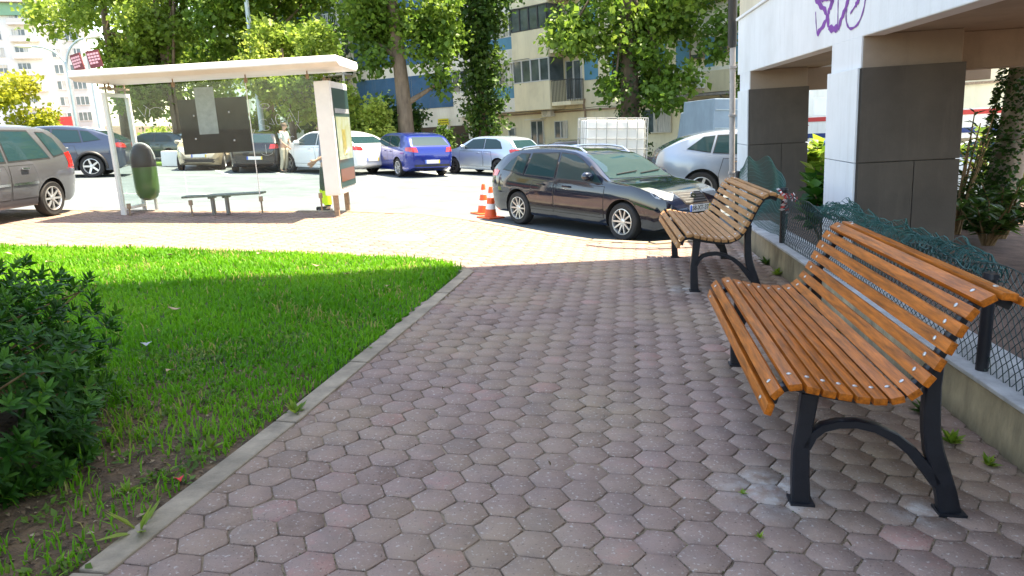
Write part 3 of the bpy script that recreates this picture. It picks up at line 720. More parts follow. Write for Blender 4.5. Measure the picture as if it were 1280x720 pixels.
# ------------------------------------------------------------------ benches
def bench(label, wood, loc, rz, jit):
    r = thing('park_bench', label, 'bench', loc, rz, 'curved slatted benches along the low wall')
    prof = [(-.185, .465), (-.160, .532), (-.090, .563), (-.022, .553), (.042, .540), (.106, .530), (.172, .523), (.238, .520), (.304, .528), (.362, .558), (.408, .615), (.442, .682), (.472, .752), (.502, .822), (.534, .888), (.583, .945), (.655, .962), (.722, .936)]
    P = [Vector((x, 0, z)) for x, z in prof]
    sup = []
    for i, p in enumerate(P):
        t = (P[min(i + 1, len(P) - 1)] - P[max(i - 1, 0)]).normalized()
        if i == 0: t = Vector((.25, 0, .97))
        n = Vector((-t.z, 0, t.x))                                  # outward (upper / front) side
        w, th = .053, .030
        if i in (15, 16): w = .060
        bm = bmesh.new(); bmesh.ops.create_cube(bm, size=1)
        y0, y1 = -.125 + random.uniform(-jit, jit), 2.03 + random.uniform(-jit, jit)
        for v in bm.verts:
            c = v.co.copy(); v.co = p + t * (c.x * w) + Vector((0, (y0 + y1) / 2 + c.y * (y1 - y0), 0)) + n * (c.z * th)
        bmesh.ops.bevel(bm, geom=bm.edges[:], offset=.006, segments=2, affect='EDGES', profile=.7)
        me = bpy.data.meshes.new('slat'); bm.to_mesh(me); bm.free()
        s = link_mesh('slat', me, wood, r, smooth=35)
        for yy in (0.0, 1.90):
            q = p + n * (th / 2 + .001) + Vector((0, yy, 0)); T = Matrix.Translation(q) @ n.to_track_quat('Z', 'Y').to_matrix().to_4x4()
            MB().lathe([(.0105, -.002), (.0105, .002), (.007, .0045), (.001, .005)], 12, T=T).build('bolt', M['bolt'], s, smooth=50)
        sup.append(p - n * (th / 2 + .018))
    for yy in (0.0, 1.90):
        mb = MB(); O = Vector((0, yy, 0))
        def band(pts, rs, flat=1.0):
            # flat bar of depth rs in the plane, 5 cm across
            pts = [Vector((x, 0, z)) for x, z in pts]; n = len(pts); v = []; f = []
            for i, p in enumerate(pts):
                t = (pts[min(i + 1, n - 1)] - pts[max(i - 1, 0)]).normalized(); nn = Vector((-t.z, 0, t.x)) * rs[i]; h = Vector((0, .026, 0))
                v += [p + nn * 1.0 - h * .75 + O, p + nn * .8 - h + O, p - nn * .8 - h + O, p - nn - h * .75 + O, p - nn + h * .75 + O, p - nn * .8 + h + O, p + nn * .8 + h + O, p + nn + h * .75 + O]
                if i:
                    for k in range(8): f.append((8 * i - 8 + k, 8 * i - 8 + (k + 1) % 8, 8 * i + (k + 1) % 8, 8 * i + k))
            f.append(tuple(range(8))[::-1]); f.append(tuple(8 * n - 8 + k for k in range(8))); mb.add(v, f)
        band([(p.x, p.z) for p in sup], [.018] * len(sup))
        band([(0.0, 0.0), (-.012, .12), (-.02, .25), (-.012, .38), (-.004, .50)], [.038, .036, .034, .033, .036])
        band([(.60, -.005), (.575, .09), (.54, .19), (.505, .28), (.485, .37), (.475, .46), (.470, .56), (.478, .66)], [.043, .04, .037, .037, .034, .034, .03, .022])
        band([(0.0, .26), (.022, .315), (.06, .352), (.12, .372), (.19, .378), (.27, .362), (.35, .325), (.42, .27), (.48, .20), (.53, .13)], [.02, .02, .019, .018, .018, .018, .02, .022, .024, .02])
        mb.box(-.05, .05, yy - .045, yy + .045, -.004, .012); mb.box(.545, .655, yy - .045, yy + .045, -.004, .012)
        mb.build('frame', M['iron'], r, smooth=40)
    return r
bench('nearest bench, glossy orange varnished slats on black curved legs', M['wood'], (1.25, 2.95, 0), R(-8.4), .004)
bench('far bench, duller weathered brown slats, beside the dark estate car', M['wood_old'], (1.79, 7.12, 0), R(-6.4), .008)

# ------------------------------------------------------------------ greenery and shop seen through the arcade
def ivy_trunk():
    r = thing('ivy_covered_tree', 'leaning tree trunk wrapped in ivy behind the arcade columns', 'tree', (7.35, 11.2, 0))
    mb = MB(); pts = [(-.12, 0, -.2), (-.05, 0, .3), (0, 0, .9), (.06, 0, 1.6), (.12, .05, 2.6), (.4, .2, 4.5)]
    mb.tube(pts, [.34, .27, .23, .21, .2, .16], 14); limb(mb, (.12, .05, 2.5), (1.2, -.4, 4.6), .12, .04); limb(mb, (.12, .05, 2.5), (-.6, .8, 4.8), .12, .04)
    mb.build('trunk', M['bark_grey'], r, smooth=60)
    n = 2300; z = 2.6 * rng.random(n) ** 1.5; a = rng.uniform(pi * .70, pi * 1.45, n)
    rad = .25 + .10 * rng.random(n) + .22 * np.exp(-z * 2.2) * rng.random(n)
    P = np.stack([-.08 + .09 * z + np.cos(a) * rad, np.sin(a) * rad, z], 1)
    D = np.stack([np.cos(a), np.sin(a), rng.uniform(-.8, .3, n)], 1) + .6 * rand_dirs(n); N = np.stack([np.cos(a), np.sin(a), np.full(n, .5)], 1)
    V, F, T = leaves(P, D, N, rng.uniform(.04, .09, n), .9, rng.random(n) * .55)
    np_mesh('ivy', V, F, LEAF_DARK, r, T)
    C = [(.4 + random.uniform(-1.6, 1.6), random.uniform(-1.4, 1.4), 4.6 + random.uniform(-.6, 1.4), .8, .6) for _ in range(14)]
    crown('crown', C, 5000, .16, LEAF_MID, r)
ivy_trunk()

def stem_plant(name, label, loc, stems, h, leaf, lw, material, nleaf, spread=.5, cat='plant', tiers=False, lean_out=.5):
    r = thing(name, label, cat, loc)
    mb = MB(); Ps = []; Ds = []
    for k in range(stems):
        a = 2 * pi * k / stems + random.uniform(-.4, .4); hh = h * random.uniform(.6, 1.05); sp = spread * random.uniform(.3, 1)
        pts = [Vector((cos(a) * sp * .15 * (1 - t) + cos(a) * sp * t ** 1.3, sin(a) * sp * t ** 1.3, hh * t)) for t in (0, .25, .5, .75, 1)]
        mb.tube(pts, [.022, .02, .016, .012, .007], 6)
        for q in range(nleaf):
            t = random.uniform(.35, 1) if not tiers else 1 - .5 * random.random() ** 2
            i = min(3, int(t * 4)); p = pts[i].lerp(pts[i + 1], t * 4 - i); b = random.uniform(0, 2 * pi)
            Ps.append(p); Ds.append(Vector((cos(b) * .9, sin(b) * .9, random.uniform(-.25, 1.0))))
    mb.build('stem', M['stem'], r, smooth=60)
    P = np.array(Ps); D = np.array(Ds); n = len(P); N = np.tile([0, 0, 1.0], (n, 1)) + .35 * rand_dirs(n)
    V, F, T = leaves(P, D, N, leaf * rng.uniform(.55, 1.15, n), lw, rng.random(n))
    np_mesh('foliage', V, F, material, r, T)
    return r
stem_plant('croton_plant', 'tall branching plant with narrow leaves in front of the ivy trunk', (6.35, 10.6, .05), 12, 1.75, .17, .34, LEAF_DARK, 24, .55)
stem_plant('croton_plant', 'low dark leafy plant at the foot of the ivy trunk', (6.75, 10.2, .05), 12, .75, .22, .4, LEAF_DARK, 26, .6)
stem_plant('broadleaf_plant', 'sunlit bright broad leaved plant past the end of the arcade', (5.85, 14.75, .05), 12, 1.15, .34, .8, LEAF_FIG, 24, .6)
stem_plant('broadleaf_plant', 'dark lower broad leaved plant behind the green net', (4.1, 9.6, .05), 10, .95, .26, .8, LEAF_BUSH, 24, .5)
stem_plant('broadleaf_plant', 'broad leaved plant growing beside the far arcade column', (4.75, 11.3, .05), 9, .95, .28, .8, LEAF_FIG, 20, .4)

stem_plant('broadleaf_plant', 'sunlit yellow green plant behind the croton, past the rear of the arcade', (8.9, 13.6, .05), 14, 1.5, .26, .5, LEAF_FIG, 26, .9)
stem_plant('broadleaf_plant', 'low dark plant filling the ground right of the near arcade column', (6.2, 9.6, .05), 12, .55, .2, .5, LEAF_DARK, 24, .6)
def shop():
    r = thing('shop_building', 'cream shop with red and blue stripes over its windows, seen through the arcade', 'building', (9.0, 27, -.85), R(-33), lean=True)
    MB().box(-.2, 16, 0, 6, -.3, 1.75).build('wall', M['plaster_cream'], r)
    mb = MB(); mb.box(-.2, 16, -.5, 3, 1.76, 2.62); mb.build('fascia', M['facade_white'], r)
    MB().box(-.2, 16, -.52, -.502, 2.46, 2.60).build('red_stripe', M['red_paint'], r); MB().box(-.2, 16, -.52, -.502, 1.92, 2.07).build('blue_stripe', M['blue_paint'], r)
    text('lettering', 'AT', .22, M['red_paint'], r, (1.55, -.505, 2.27), (pi / 2, 0, 0)); 
    MB().box(.4, 3.4, 1.5, 5.5, 2.63, 5.2).build('upper_storey', M['facade_white'], r)
    for x in (.3, 3.0, 5.8, 8.6, 11.4):
        f = MB().box(x, x + 2.3, -.03, -.002, .25, 1.6).build('window', M['win_frame'], r); MB().box(x + .08, x + 2.22, -.036, -.031, .33, 1.52).build('pane', M['win_glass'], f)
    MB().box(1.6, 2.4, .5, .95, 2.63, 3.25, ch=.02).build('air_conditioner', M['white_metal'], r)
shop()

# ------------------------------------------------------------------ bus stop
def shelter():
    r = thing('bus_shelter', 'white roofed glass bus shelter with a thin bench at the kerb', 'bus shelter', (-5.2, 13.2, 0), R(-1.0), lean=True)
    mb = MB(); prof = [(-.72, 2.44), (-.70, 2.55), (.80, 2.55), (.85, 2.50), (.84, 2.44), (.70, 2.385), (-.55, 2.385)]
    mb.prism(prof, -1.86, 2.54, axis='x'); mb.build('roof', M['white_metal'], r, bevel=.015)
    mb = MB()
    for ly in (.15, .92): mb.box(-1.83, -1.75, ly - .03, ly + .03, 0, 2.24)
    mb.box(-1.826, -1.754, .18, .89, 2.17, 2.235); mb.box(-1.826, -1.754, .18, .89, .18, .23)
    sf = mb.build('side_frame', M['white_metal'], r, bevel=.006)
    MB().box(-1.795, -1.785, .18, .89, .231, 2.169).build('glass_pane', M['glass'], sf)
    mb = MB()
    for ly in (.22, .55, .86): mb.tube([(-1.79, ly, 2.23), (-1.79, ly, 2.40)], .018, 8)
    mb.box(-1.84, -1.74, .1, .95, 2.30, 2.33); mb.build('roof_bracket', M['rust'], r)
    for x0, x1 in ((-1.72, -.53), (-.50, .76), (.79, 1.94)):
        p = MB().box(x0, x1, -.006, .006, .27, 2.30).build('glass_pane', M['glass'], r)
        for x in (x0 + .12,) if x0 < -1 else (x0 + .015, x1 + .015) if x0 < 0 else (x1 - .1,):
            mb = MB(); mb.tube([(x, 0, 0), (x, 0, .24)], .016, 8); mb.box(x - .03, x + .03, -.02, .02, .22, .31); mb.build('floor_clip', M['rust'], p)
            mb = MB(); mb.box(x - .025, x + .025, -.02, .02, 2.25, 2.33); mb.tube([(x, 0, 2.32), (x, 0, 2.40)], .012, 8); mb.build('roof_clip', M['rust'], p)
        if -1 < x0 < 0: MB().box(x1 + .001, x1 + .011, -.010, .010, .33, 2.24).build('pane_edge', M['white_metal'], p)
    b = MB().box(-.47, .735, .010, .030, 1.10, 2.03).build('poster_board', M['poster'], r)
    MB().box(-.15, .19, .0065, .0095, 1.43, 2.22).build('notice_paper', M['paper'], b)
    mb = MB()
    for x, z in ((-.20, 1.75), (.42, 1.78), (-.22, 1.36), (.45, 1.30)): mb.lathe([(.018, 0), (.014, .012), (.002, .016)], 10, T=Matrix.Translation((x, -.007, z)) @ Matrix.Rotation(pi / 2, 4, 'X'))
    mb.build('fixing_stud', M['bolt'], b)
    mb = MB(); mb.box(-.70, .74, .12, .42, .335, .372, ch=.010); bs = mb.build('bench_seat', M['bench_metal'], r)
    for x in (-.20, .06):
        mb = MB(); mb.box(x - .026, x + .026, .22, .31, 0, .30); mb.box(x - .045, x + .045, .16, .37, .30, .334); mb.build('bench_leg', M['bench_metal'], bs, bevel=.01)
    # scribbles scratched into the glass
    def scr(pts, wd=.007):
        mb = MB(); mb.tube([(x, -.0085, z) for x, z in pts], wd, 5, flat=.25); return mb
    sc = MB()
    def ell(cx, cz, rx, rz, a0=0, a1=2 * pi, n=16): return [(cx + rx * cos(a0 + (a1 - a0) * i / n), cz + rz * sin(a0 + (a1 - a0) * i / n)) for i in range(n + 1)]
    Z = lambda px, py: (.86 + (px - 330) / 68.0, 2.30 - (py - 95) / 68.0)
    strokes = [ell(*Z(342.5, 126), .085, .045), ell(*Z(339, 144), .07, .05, .6, 4.6), ell(*Z(340, 151), .09, .04, -1.9, 2.0), ell(*Z(357, 142), .045, .09),
               [Z(349, 140), Z(352, 148), Z(346, 146)], [Z(363, 140), Z(366, 148), Z(371, 136), Z(374, 146)], [Z(371, 130), Z(379, 147)], [Z(382, 134), Z(380, 147), Z(384, 146)],
               [Z(362, 164), Z(369, 164)], [Z(364, 164), Z(364, 171)], ell(*Z(371, 166), .045, .06, .7, 5.4), [Z(357, 163), Z(357, 170), Z(359, 160)],
               [Z(338, 170), Z(338, 181)], ell(*Z(339, 179), .1, .05, 3.4, 6.0), [Z(323, 152), Z(328, 152), Z(325, 157)], [Z(378, 148), Z(384, 158)]]
    for s in strokes: sc.tube([(x, -.0085, z) for x, z in s], .0075, 5, flat=.3)
    for s in ([(-1.05, 1.98), (-.95, 1.9), (-.98, 1.78)], [(-1.16, 1.95), (-1.06, 1.78), (-1.0, 1.95)], ell(-.84, 1.86, .12, .07, .2, 3.6)): sc.tube([(x, -.0085, z) for x, z in s], .0075, 5, flat=.3)
    sc.build('scratched_writing', M['scratch'], r)

    a = thing('advertising_panel', 'tall white framed advertising panel at the right end of the bus shelter', 'advert panel', (-3.08, 13.2, 0), R(-1.0), lean=True)
    MB().box(-.15, .13, -.20, 1.06, .38, 2.32, ch=.035).build('case', M['white_metal'], a)
    MB().box(-.158, -.151, -.12, .98, .50, 2.22).build('back_sheet', M['white_metal'], a)
    f = MB().box(.131, .142, -.12, .98, .50, 2.20).build('poster', M['teal'], a)
    mb = MB(); mb.box(.143, .146, -.08, .94, .98, 1.72); mb.build('poster_picture', M['ad_pale'], f)
    mb = MB(); mb.box(.143, .146, -.08, .94, .60, .82); mb.build('poster_patch', M['ad_orange'], f)
    mb = MB(); mb.box(.143, .146, -.08, .94, 1.78, 1.86); mb.build('poster_band', M['paper'], f)
    mb = MB(); mb.box(.1475, .149, .25, .50, 1.05, 1.5); mb.build('poster_detail', M['yellow_sign_dull'], f)
    for ly in (.0, .8): MB().box(-.06, .02, ly - .04, ly + .04, 0, .379).build('leg', M['rust'], a)
    for ly in (.05, .35): MB().tube([(-.02, ly, 2.33), (-.02, ly, 2.385)], .03, 10).build('top_post', M['rust'], a, smooth=40)
shelter()

def litter_bin():
    r = thing('litter_bin', 'green capsule litter bin with a dark hooded mouth beside the bus shelter', 'litter bin', (-6.80, 14.0, 0), lean=True)
    T = Matrix.Diagonal((.88, .72, 1, 1))
    prof = [(.03, .20), (.12, .215), (.19, .26), (.235, .34), (.25, .45), (.252, .82)]
    MB().lathe(prof, 28, T=T).build('body', M['green_plastic'], r, smooth=40)
    prof = [(.248, .822), (.254, .83), (.254, .92), (.245, 1.03), (.21, 1.14), (.14, 1.215), (.04, 1.24)]
    MB().lathe(prof, 28, T=T).build('hood', M['dark'], r, smooth=40)
    MB().tube([(-.02 + .235 * cos(t), -.0, .95 + .30 * sin(t)) for t in [pi * i / 14 * .62 for i in range(15)]], .022, 8).build('rim', M['grey_metal'], r, smooth=40)
    MB().tube([(0, .24, 0), (0, .24, 1.1)], .03, 10).build('post', M['grey_metal'], r, smooth=40)
litter_bin()

# ------------------------------------------------------------------ cars
PROF = {
 'hatch': dict(zt=[(0, .50), (.006, .62), (.016, .70), (.04, .76), (.115, .925), (.18, .968), (.33, 1.0), (.48, .995), (.57, .965), (.66, .86), (.755, .715), (.80, .675), (.88, .63), (.95, .555), (.985, .46), (1, .36)],
   belt=[(0, .655), (1, .635)], wb=.61, wx=.525, wr=.215,
   side=[[(.175, .70), (.40, .685), (.40, .925), (.27, .915), (.215, .86)], [(.418, .685), (.715, .672), (.675, .735), (.575, .90), (.418, .925)]],
   shield=[(-.80, .70), (.80, .70), (.68, .935), (-.68, .935)], rear=[(-.76, .715), (.76, .715), (.62, .905), (-.62, .905)],
   tail=[(.56, .57), (.92, .585), (.89, .69), (.62, .675)]),
 'estate': dict(zt=[(0, .46), (.01, .58), (.025, .67), (.05, .76), (.10, .89), (.155, .95), (.30, .99), (.42, 1.0), (.50, .985), (.555, .945), (.625, .845), (.705, .695), (.74, .655), (.84, .62), (.93, .55), (.98, .455), (1, .36)],
   belt=[(0, .65), (.3, .625), (1, .60)], wb=.585, wx=.515, wr=.215,
   side=[[(.110, .70), (.245, .665), (.262, .905), (.205, .90), (.15, .81)], [(.262, .66), (.435, .645), (.435, .93), (.282, .912)], [(.452, .645), (.70, .625), (.64, .75), (.565, .875), (.53, .92), (.452, .932)]],
   shield=[(-.84, .675), (.84, .675), (.70, .925), (-.70, .925)], rear=[(-.74, .74), (.74, .74), (.64, .90), (-.64, .90)],
   tail=[(.52, .58), (.92, .60), (.88, .70), (.60, .68)]),
 'mpv': dict(zt=[(0, .42), (.01, .54), (.025, .64), (.05, .76), (.085, .88), (.135, .955), (.25, .99), (.42, 1.0), (.55, .985), (.63, .93), (.72, .82), (.81, .69), (.85, .645), (.92, .585), (.97, .50), (.99, .42), (1, .34)],
   belt=[(0, .63), (1, .585)], wb=.625, wx=.52, wr=.195,
   side=[[(.088, .68), (.165, .65), (.215, .905), (.165, .90), (.125, .84)], [(.195, .64), (.425, .625), (.425, .925), (.262, .918)], [(.445, .625), (.69, .61), (.66, .76), (.60, .885), (.55, .925), (.445, .93)], [(.705, .61), (.79, .61), (.705, .745)]],
   shield=[(-.84, .68), (.84, .68), (.70, .93), (-.70, .93)], rear=[(-.74, .70), (.74, .70), (.66, .90), (-.66, .90)],
   tail=[(.86, .50), (.97, .50), (.89, .70), (.83, .70)]),
 'suv': dict(zt=[(0, .50), (.008, .61), (.02, .69), (.05, .75), (.125, .86), (.20, .93), (.30, .98), (.43, 1.0), (.54, .985), (.60, .95), (.67, .86), (.755, .735), (.79, .70), (.87, .665), (.95, .60), (.985, .50), (1, .38)],
   belt=[(0, .69), (.3, .655), (1, .63)], wb=.60, wx=.515, wr=.22,
   side=[[(.145, .735), (.25, .695), (.27, .90), (.22, .885)], [(.265, .69), (.44, .675), (.44, .925), (.285, .905)], [(.458, .675), (.735, .66), (.69, .75), (.61, .885), (.55, .925), (.458, .93)]],
   shield=[(-.82, .72), (.82, .72), (.70, .935), (-.70, .935)], rear=[(-.76, .72), (.76, .72), (.64, .87), (-.64, .87)],
   tail=[(.45, .57), (.95, .58), (.92, .68), (.50, .65)]),
}
def pchip(pts, x):
    xs = np.array([p[0] for p in pts], float); ys = np.array([p[1] for p in pts], float)
    h = np.diff(xs); d = np.diff(ys) / h; m = np.zeros_like(xs)
    for i in range(1, len(xs) - 1):
        m[i] = 0 if d[i - 1] * d[i] <= 0 else (h[i - 1] + h[i]) / (h[i - 1] / d[i - 1] + h[i] / d[i])
    m[0] = d[0]; m[-1] = d[-1]
    i = min(max(np.searchsorted(xs, x) - 1, 0), len(h) - 1); t = (x - xs[i]) / h[i]
    return (1 + 2 * t) * (1 - t) ** 2 * ys[i] + t * (1 - t) ** 2 * h[i] * m[i] + t * t * (3 - 2 * t) * ys[i + 1] + t * t * (t - 1) * h[i] * m[i + 1]

WPLAN = [(0, .74), (.012, .84), (.04, .92), (.10, .975), (.22, 1.0), (.74, 1.0), (.85, .975), (.925, .91), (.97, .80), (.99, .68), (1, .56)]
WHEELS = {}
def wheel_meshes(rad, spokes):
    key = (round(rad, 3), spokes)
    if key in WHEELS: return WHEELS[key]
    t = MB(); w = .10; ri = rad * .66
    t.lathe([(ri, -w * .9), (rad * .90, -w), (rad * .97, -w * .8), (rad, -w * .45), (rad, w * .45), (rad * .97, w * .8), (rad * .90, w), (ri, w * .9), (ri * .98, 0), (ri, -w * .9)], 36, caps=False)
    T = t
    d = MB(); d.lathe([(ri * 1.0, w * .30), (.001, w * .30)], 28, mi=1)
    d.lathe([(ri * 1.03, w * .35), (ri * 1.03, w * 1.0), (ri * .97, w * 1.02), (ri * .93, w * .85), (ri * .92, w * .35)], 36, caps=False)
    for k in range(spokes):
        a = 2 * pi * k / spokes; wd = ri * 1.9 / spokes * (.62 if spokes > 7 else .60)
        Tm = Matrix.Rotation(a, 4, 'Z')
        v = [Vector((ri * .10, -wd * .6, w * .78)), Vector((ri * .95, -wd * .5, w * .95)), Vector((ri * .95, wd * .5, w * .95)), Vector((ri * .10, wd * .6, w * .78))]
        v = v + [p - Vector((0, 0, .03)) for p in v]
        d.add([Tm @ p for p in v], [(0, 1, 2, 3), (4, 7, 6, 5), (0, 4, 5, 1), (1, 5, 6, 2), (2, 6, 7, 3), (3, 7, 4, 0)])
    d.lathe([(ri * .24, w * .7), (ri * .24, w * .84), (ri * .18, w * .9), (.001, w * .9)], 20)
    WHEELS[key] = (T, d); return WHEELS[key]

def paint(name, col, metal=.35, rough=.28):
    m = mat(name, col, rough, metal=metal, coat=1.0); m.node_tree.nodes['Principled BSDF'].inputs['Coat Roughness'].default_value = .04
    return m

def car(name, label, group, kind, L, W, H, loc, rz, col, spokes=5, clad=False, rails=False, plate_rear=None, plate_front=None, hero=False, scale=1.0, trimstrip=False, rimmat=None, seg=46, wrap=True):
    P = PROF[kind]; r = thing(name, label, 'car', loc, rz, group, scale=scale)
    wr = P['wr'] * H; wb = P['wb'] * L; xr, xf = -wb / 2, wb / 2          # x forward, origin on the ground midway between the axles
    X0 = xr - (P['wx'] - P['wb'] / 2) * L
    fr = np.concatenate([[0, .006, .014, .026, .042], np.linspace(.065, .935, seg), [.958, .974, .986, .994, 1]])
    def ring(f):
        t = pchip(P['zt'], f) * H; s = min(pchip(P['belt'], f) * H, t - .012 * H); w = pchip(WPLAN, f) * W / 2
        b = (.135 + .09 * max(0, (.08 - f) / .08) + .07 * max(0, (f - .93) / .07)) * H
        h = t - s; yr = .955 * w - .30 * h; mid = (b + s) / 2
        k = min(1, h / (.12 * H))
        return [(0, b), (.80 * w, b), (.93 * w, b + .012 * H), (.955 * w, b + .05 * H), (.975 * w, b + .13 * H), (.998 * w, mid), (.998 * w, s - .13 * H), (.976 * w, s - .045 * H), (.955 * w, s),
                (.955 * w - .13 * h, s + .42 * h), (yr + .005 * W, s + .86 * h), (yr - .012 * W * k, s + .935 * h), (yr - .045 * W * k - .06 * w * (1 - k), s + .972 * h), (.55 * w, s + h * .992), (.25 * w, t), (0, t)]
    rings = [ring(f) for f in fr]; nr = len(rings[0]); V = []; F = []
    full = 2 * nr - 2
    for f, rg in zip(fr, rings):
        x = X0 + f * L
        for y, z in rg: V.append((x, -y, z))
        for y, z in rg[-2:0:-1]: V.append((x, y, z))
    for i in range(len(fr) - 1):
        for k in range(full): F.append((i * full + k, i * full + (k + 1) % full, (i + 1) * full + (k + 1) % full, (i + 1) * full + k))
    F.append(tuple(range(full))[::-1]); F.append(tuple((len(fr) - 1) * full + k for k in range(full)))
    bvh = BVHTree.FromPolygons([Vector(v) for v in V], F)
    mbody = MB(); mbody.add(V, F); body = mbody.build('body', [col, M['trim']], r, smooth=32)
    cut = MB()
    for x in (xr, xf):
        for s in (-1, 1):
            cut.tube([(x, s * (W / 2 - .30), wr * 1.0), (x, s * (W / 2 + .3), wr * 1.0)], wr * 1.17, 30, mi=1)
    cme = bpy.data.meshes.new('cut'); cme.from_pydata([tuple(p) for p in cut.v], [], cut.f)
    for m_ in (col, M['trim']): cme.materials.append(m_)
    cme.polygons.foreach_set('material_index', cut.m)
    bm = bmesh.new(); bm.from_mesh(cme); bmesh.ops.recalc_face_normals(bm, faces=bm.faces[:]); bm.to_mesh(cme); bm.free()
    cob = bpy.data.objects.new('cut', cme); COL.objects.link(cob); cob.parent = r
    md = body.modifiers.new('arch', 'BOOLEAN'); md.operation = 'DIFFERENCE'; md.object = cob; md.solver = 'FAST'
    dg = bpy.context.evaluated_depsgraph_get(); dg.update()
    nm = bpy.data.meshes.new_from_object(body.evaluated_get(dg)); body.modifiers.clear(); old = body.data; body.data = nm; bpy.data.meshes.remove(old)
    nm.name = 'body'; nm.shade_smooth(); nm.set_sharp_from_angle(angle=R(32)); bpy.data.objects.remove(cob); bpy.data.meshes.remove(cme)

    def panel(nm_, poly, side, m_, off=.004, parent=r, step=.07):
        pts = []
        for (a, b), (c, d) in zip(poly, poly[1:] + poly[:1]):
            n = max(1, int(math.hypot(c - a, d - b) / step))
            for i in range(n): pts.append(Vector((a + (c - a) * i / n, b + (d - b) * i / n)))
        nb = len(pts); a0 = np.array([[p.x, p.y] for p in pts])
        gx = np.arange(a0[:, 0].min() + step / 2, a0[:, 0].max(), step); gy = np.arange(a0[:, 1].min() + step / 2, a0[:, 1].max(), step)
        if len(gx) and len(gy):
            G = np.stack(np.meshgrid(gx, gy), -1).reshape(-1, 2); G = G[inside(G[:, 0], G[:, 1], [tuple(p) for p in a0])]
            pts += [Vector(g) for g in G if np.min(np.hypot(a0[:, 0] - g[0], a0[:, 1] - g[1])) > step * .4]
        v2, _e, f2, *_ = delaunay_2d_cdt(pts, [], [list(range(nb))], 1, 1e-5)
        out = []
        for p in v2:
            if side == 'R': o_, d_ = Vector((p.x, -3, p.y)), Vector((0, 1, 0))
            elif side == 'L': o_, d_ = Vector((p.x, 3, p.y)), Vector((0, -1, 0))
            elif side == 'F': o_, d_ = Vector((9, p.x, p.y)), Vector((-1, 0, 0))
            elif side == 'B': o_, d_ = Vector((-9, p.x, p.y)), Vector((1, 0, 0))
            else: o_, d_ = Vector((p.x, p.y, 5)), Vector((0, 0, -1))
            h, n, _i, _d = bvh.ray_cast(o_, d_)
            if h is None:
                q = Vector((p.x, 0, p.y)) if side in 'RL' else Vector(((X0 + L) if side == 'F' else X0, p.x, p.y)); h, n, _i, _d = bvh.find_nearest(q)
            out.append(h - d_ * off)
        # give it a real edge: a closed skin 3 mm thick
        nn = len(out); d3 = d_ * (off + .002)
        rim = [(i, j) for i, j in zip(range(nb), list(range(1, nb)) + [0])] if len(v2) >= nb else []
        mb_ = MB(); mb_.add(out, [tuple(f) for f in f2]); return mb_.build(nm_, m_, parent, smooth=40)
    fx = lambda f: X0 + f * L
    S2 = lambda poly: [(fx(a), b * H) for a, b in poly]
    Y2 = lambda poly: [(a * W / 2, b * H) for a, b in poly]
    mir = lambda poly: [(-a, b) for a, b in poly][::-1]
    for sd in 'RL':
        for i, q in enumerate(P['side']):
            g = S2(q); c = (sum(p[0] for p in g) / len(g), sum(p[1] for p in g) / len(g))
            big = [(c[0] + (p[0] - c[0]) * 1.05, c[1] + (p[1] - c[1]) * 1.10) for p in g]
            w_ = panel('side_window', g, sd, M['cglass'], .007)
            if hero or scale: panel('window_seal', big, sd, M['trim'], .004, w_)
        # doors with dark shut lines
        bl = pchip(P['belt'], .5)
        fa = P['side'][-1] if kind != 'mpv' else P['side'][-2]
        ra = P['side'][-2] if kind != 'mpv' else P['side'][-3]
        xm = (fa[0][0] + ra[1][0]) / 2
        for x0, x1 in ((max(ra[0][0] + .02, (xr - X0) / L + .075), xm - .002), (xm + .002, min(fa[1][0] + .015, (xf - X0) / L - .085))):
            dp = [(x0 + .02, bl - .035), (x0, .40), (x0 + .01, .235), (x1, .235), (x1, bl - .035)]
            g = S2(dp); c = (sum(p[0] for p in g) / len(g), sum(p[1] for p in g) / len(g))
            dr = panel('door', g, sd, col, .0045)
            ex = .010
            big = [(p[0] + (ex if p[0] > c[0] else -ex), p[1] + (ex if p[1] > c[1] else -ex)) for p in g]
            panel('shut_line', big, sd, M['trim'], .002, dr)
            s_ = -1 if sd == 'R' else 1
            hx, hz = fx(x0 + .075 if x0 > .1 else x0 + .05), (bl - .065) * H
            h, n, _i, _d = bvh.ray_cast(Vector((hx, s_ * 3, hz)), Vector((0, -s_, 0)))
            if h is not None: MB().box(hx - .10, hx + .08, h.y + s_ * .012, h.y + s_ * .045, hz - .016, hz + .016, ch=.008).build('handle', M['chrome'] if kind in ('mpv', 'suv') else col, dr)
            if trimstrip: panel('side_strip', S2([(x0 + .006, .375), (x1 - .004, .375), (x1 - .004, .40), (x0 + .006, .40)]), sd, M['chrome'], .012, dr)
        if clad: panel('sill_cladding', S2([((xr - X0) / L + .10, .15), ((xf - X0) / L - .10, .15), ((xf - X0) / L - .10, .225), ((xr - X0) / L + .10, .225)]), sd, M['trim'], .008)
        # wheel-arch lips
        s_ = -1 if sd == 'R' else 1
        if clad:
            for x in (xr, xf):
                mb_ = MB(); pts = []
                for i in range(17):
                    a = pi * (i / 16 * 1.1 - .05); q = Vector((x + cos(a) * wr * 1.24, s_ * 3, wr + sin(a) * wr * 1.24))
                    h, n, _i, _d = bvh.ray_cast(q, Vector((0, -s_, 0)));
                    if h is not None: pts.append(h)
                if len(pts) > 3: mb_.tube(pts, .045, 6); mb_.build('arch_lip', M['trim'], r, smooth=60)
        # mirrors
        h, n, _i, _d = bvh.ray_cast(Vector((fx(.672 if kind != 'estate' else .645), s_ * 3, (.70 if kind != 'estate' else .67) * H)), Vector((0, -s_, 0)))
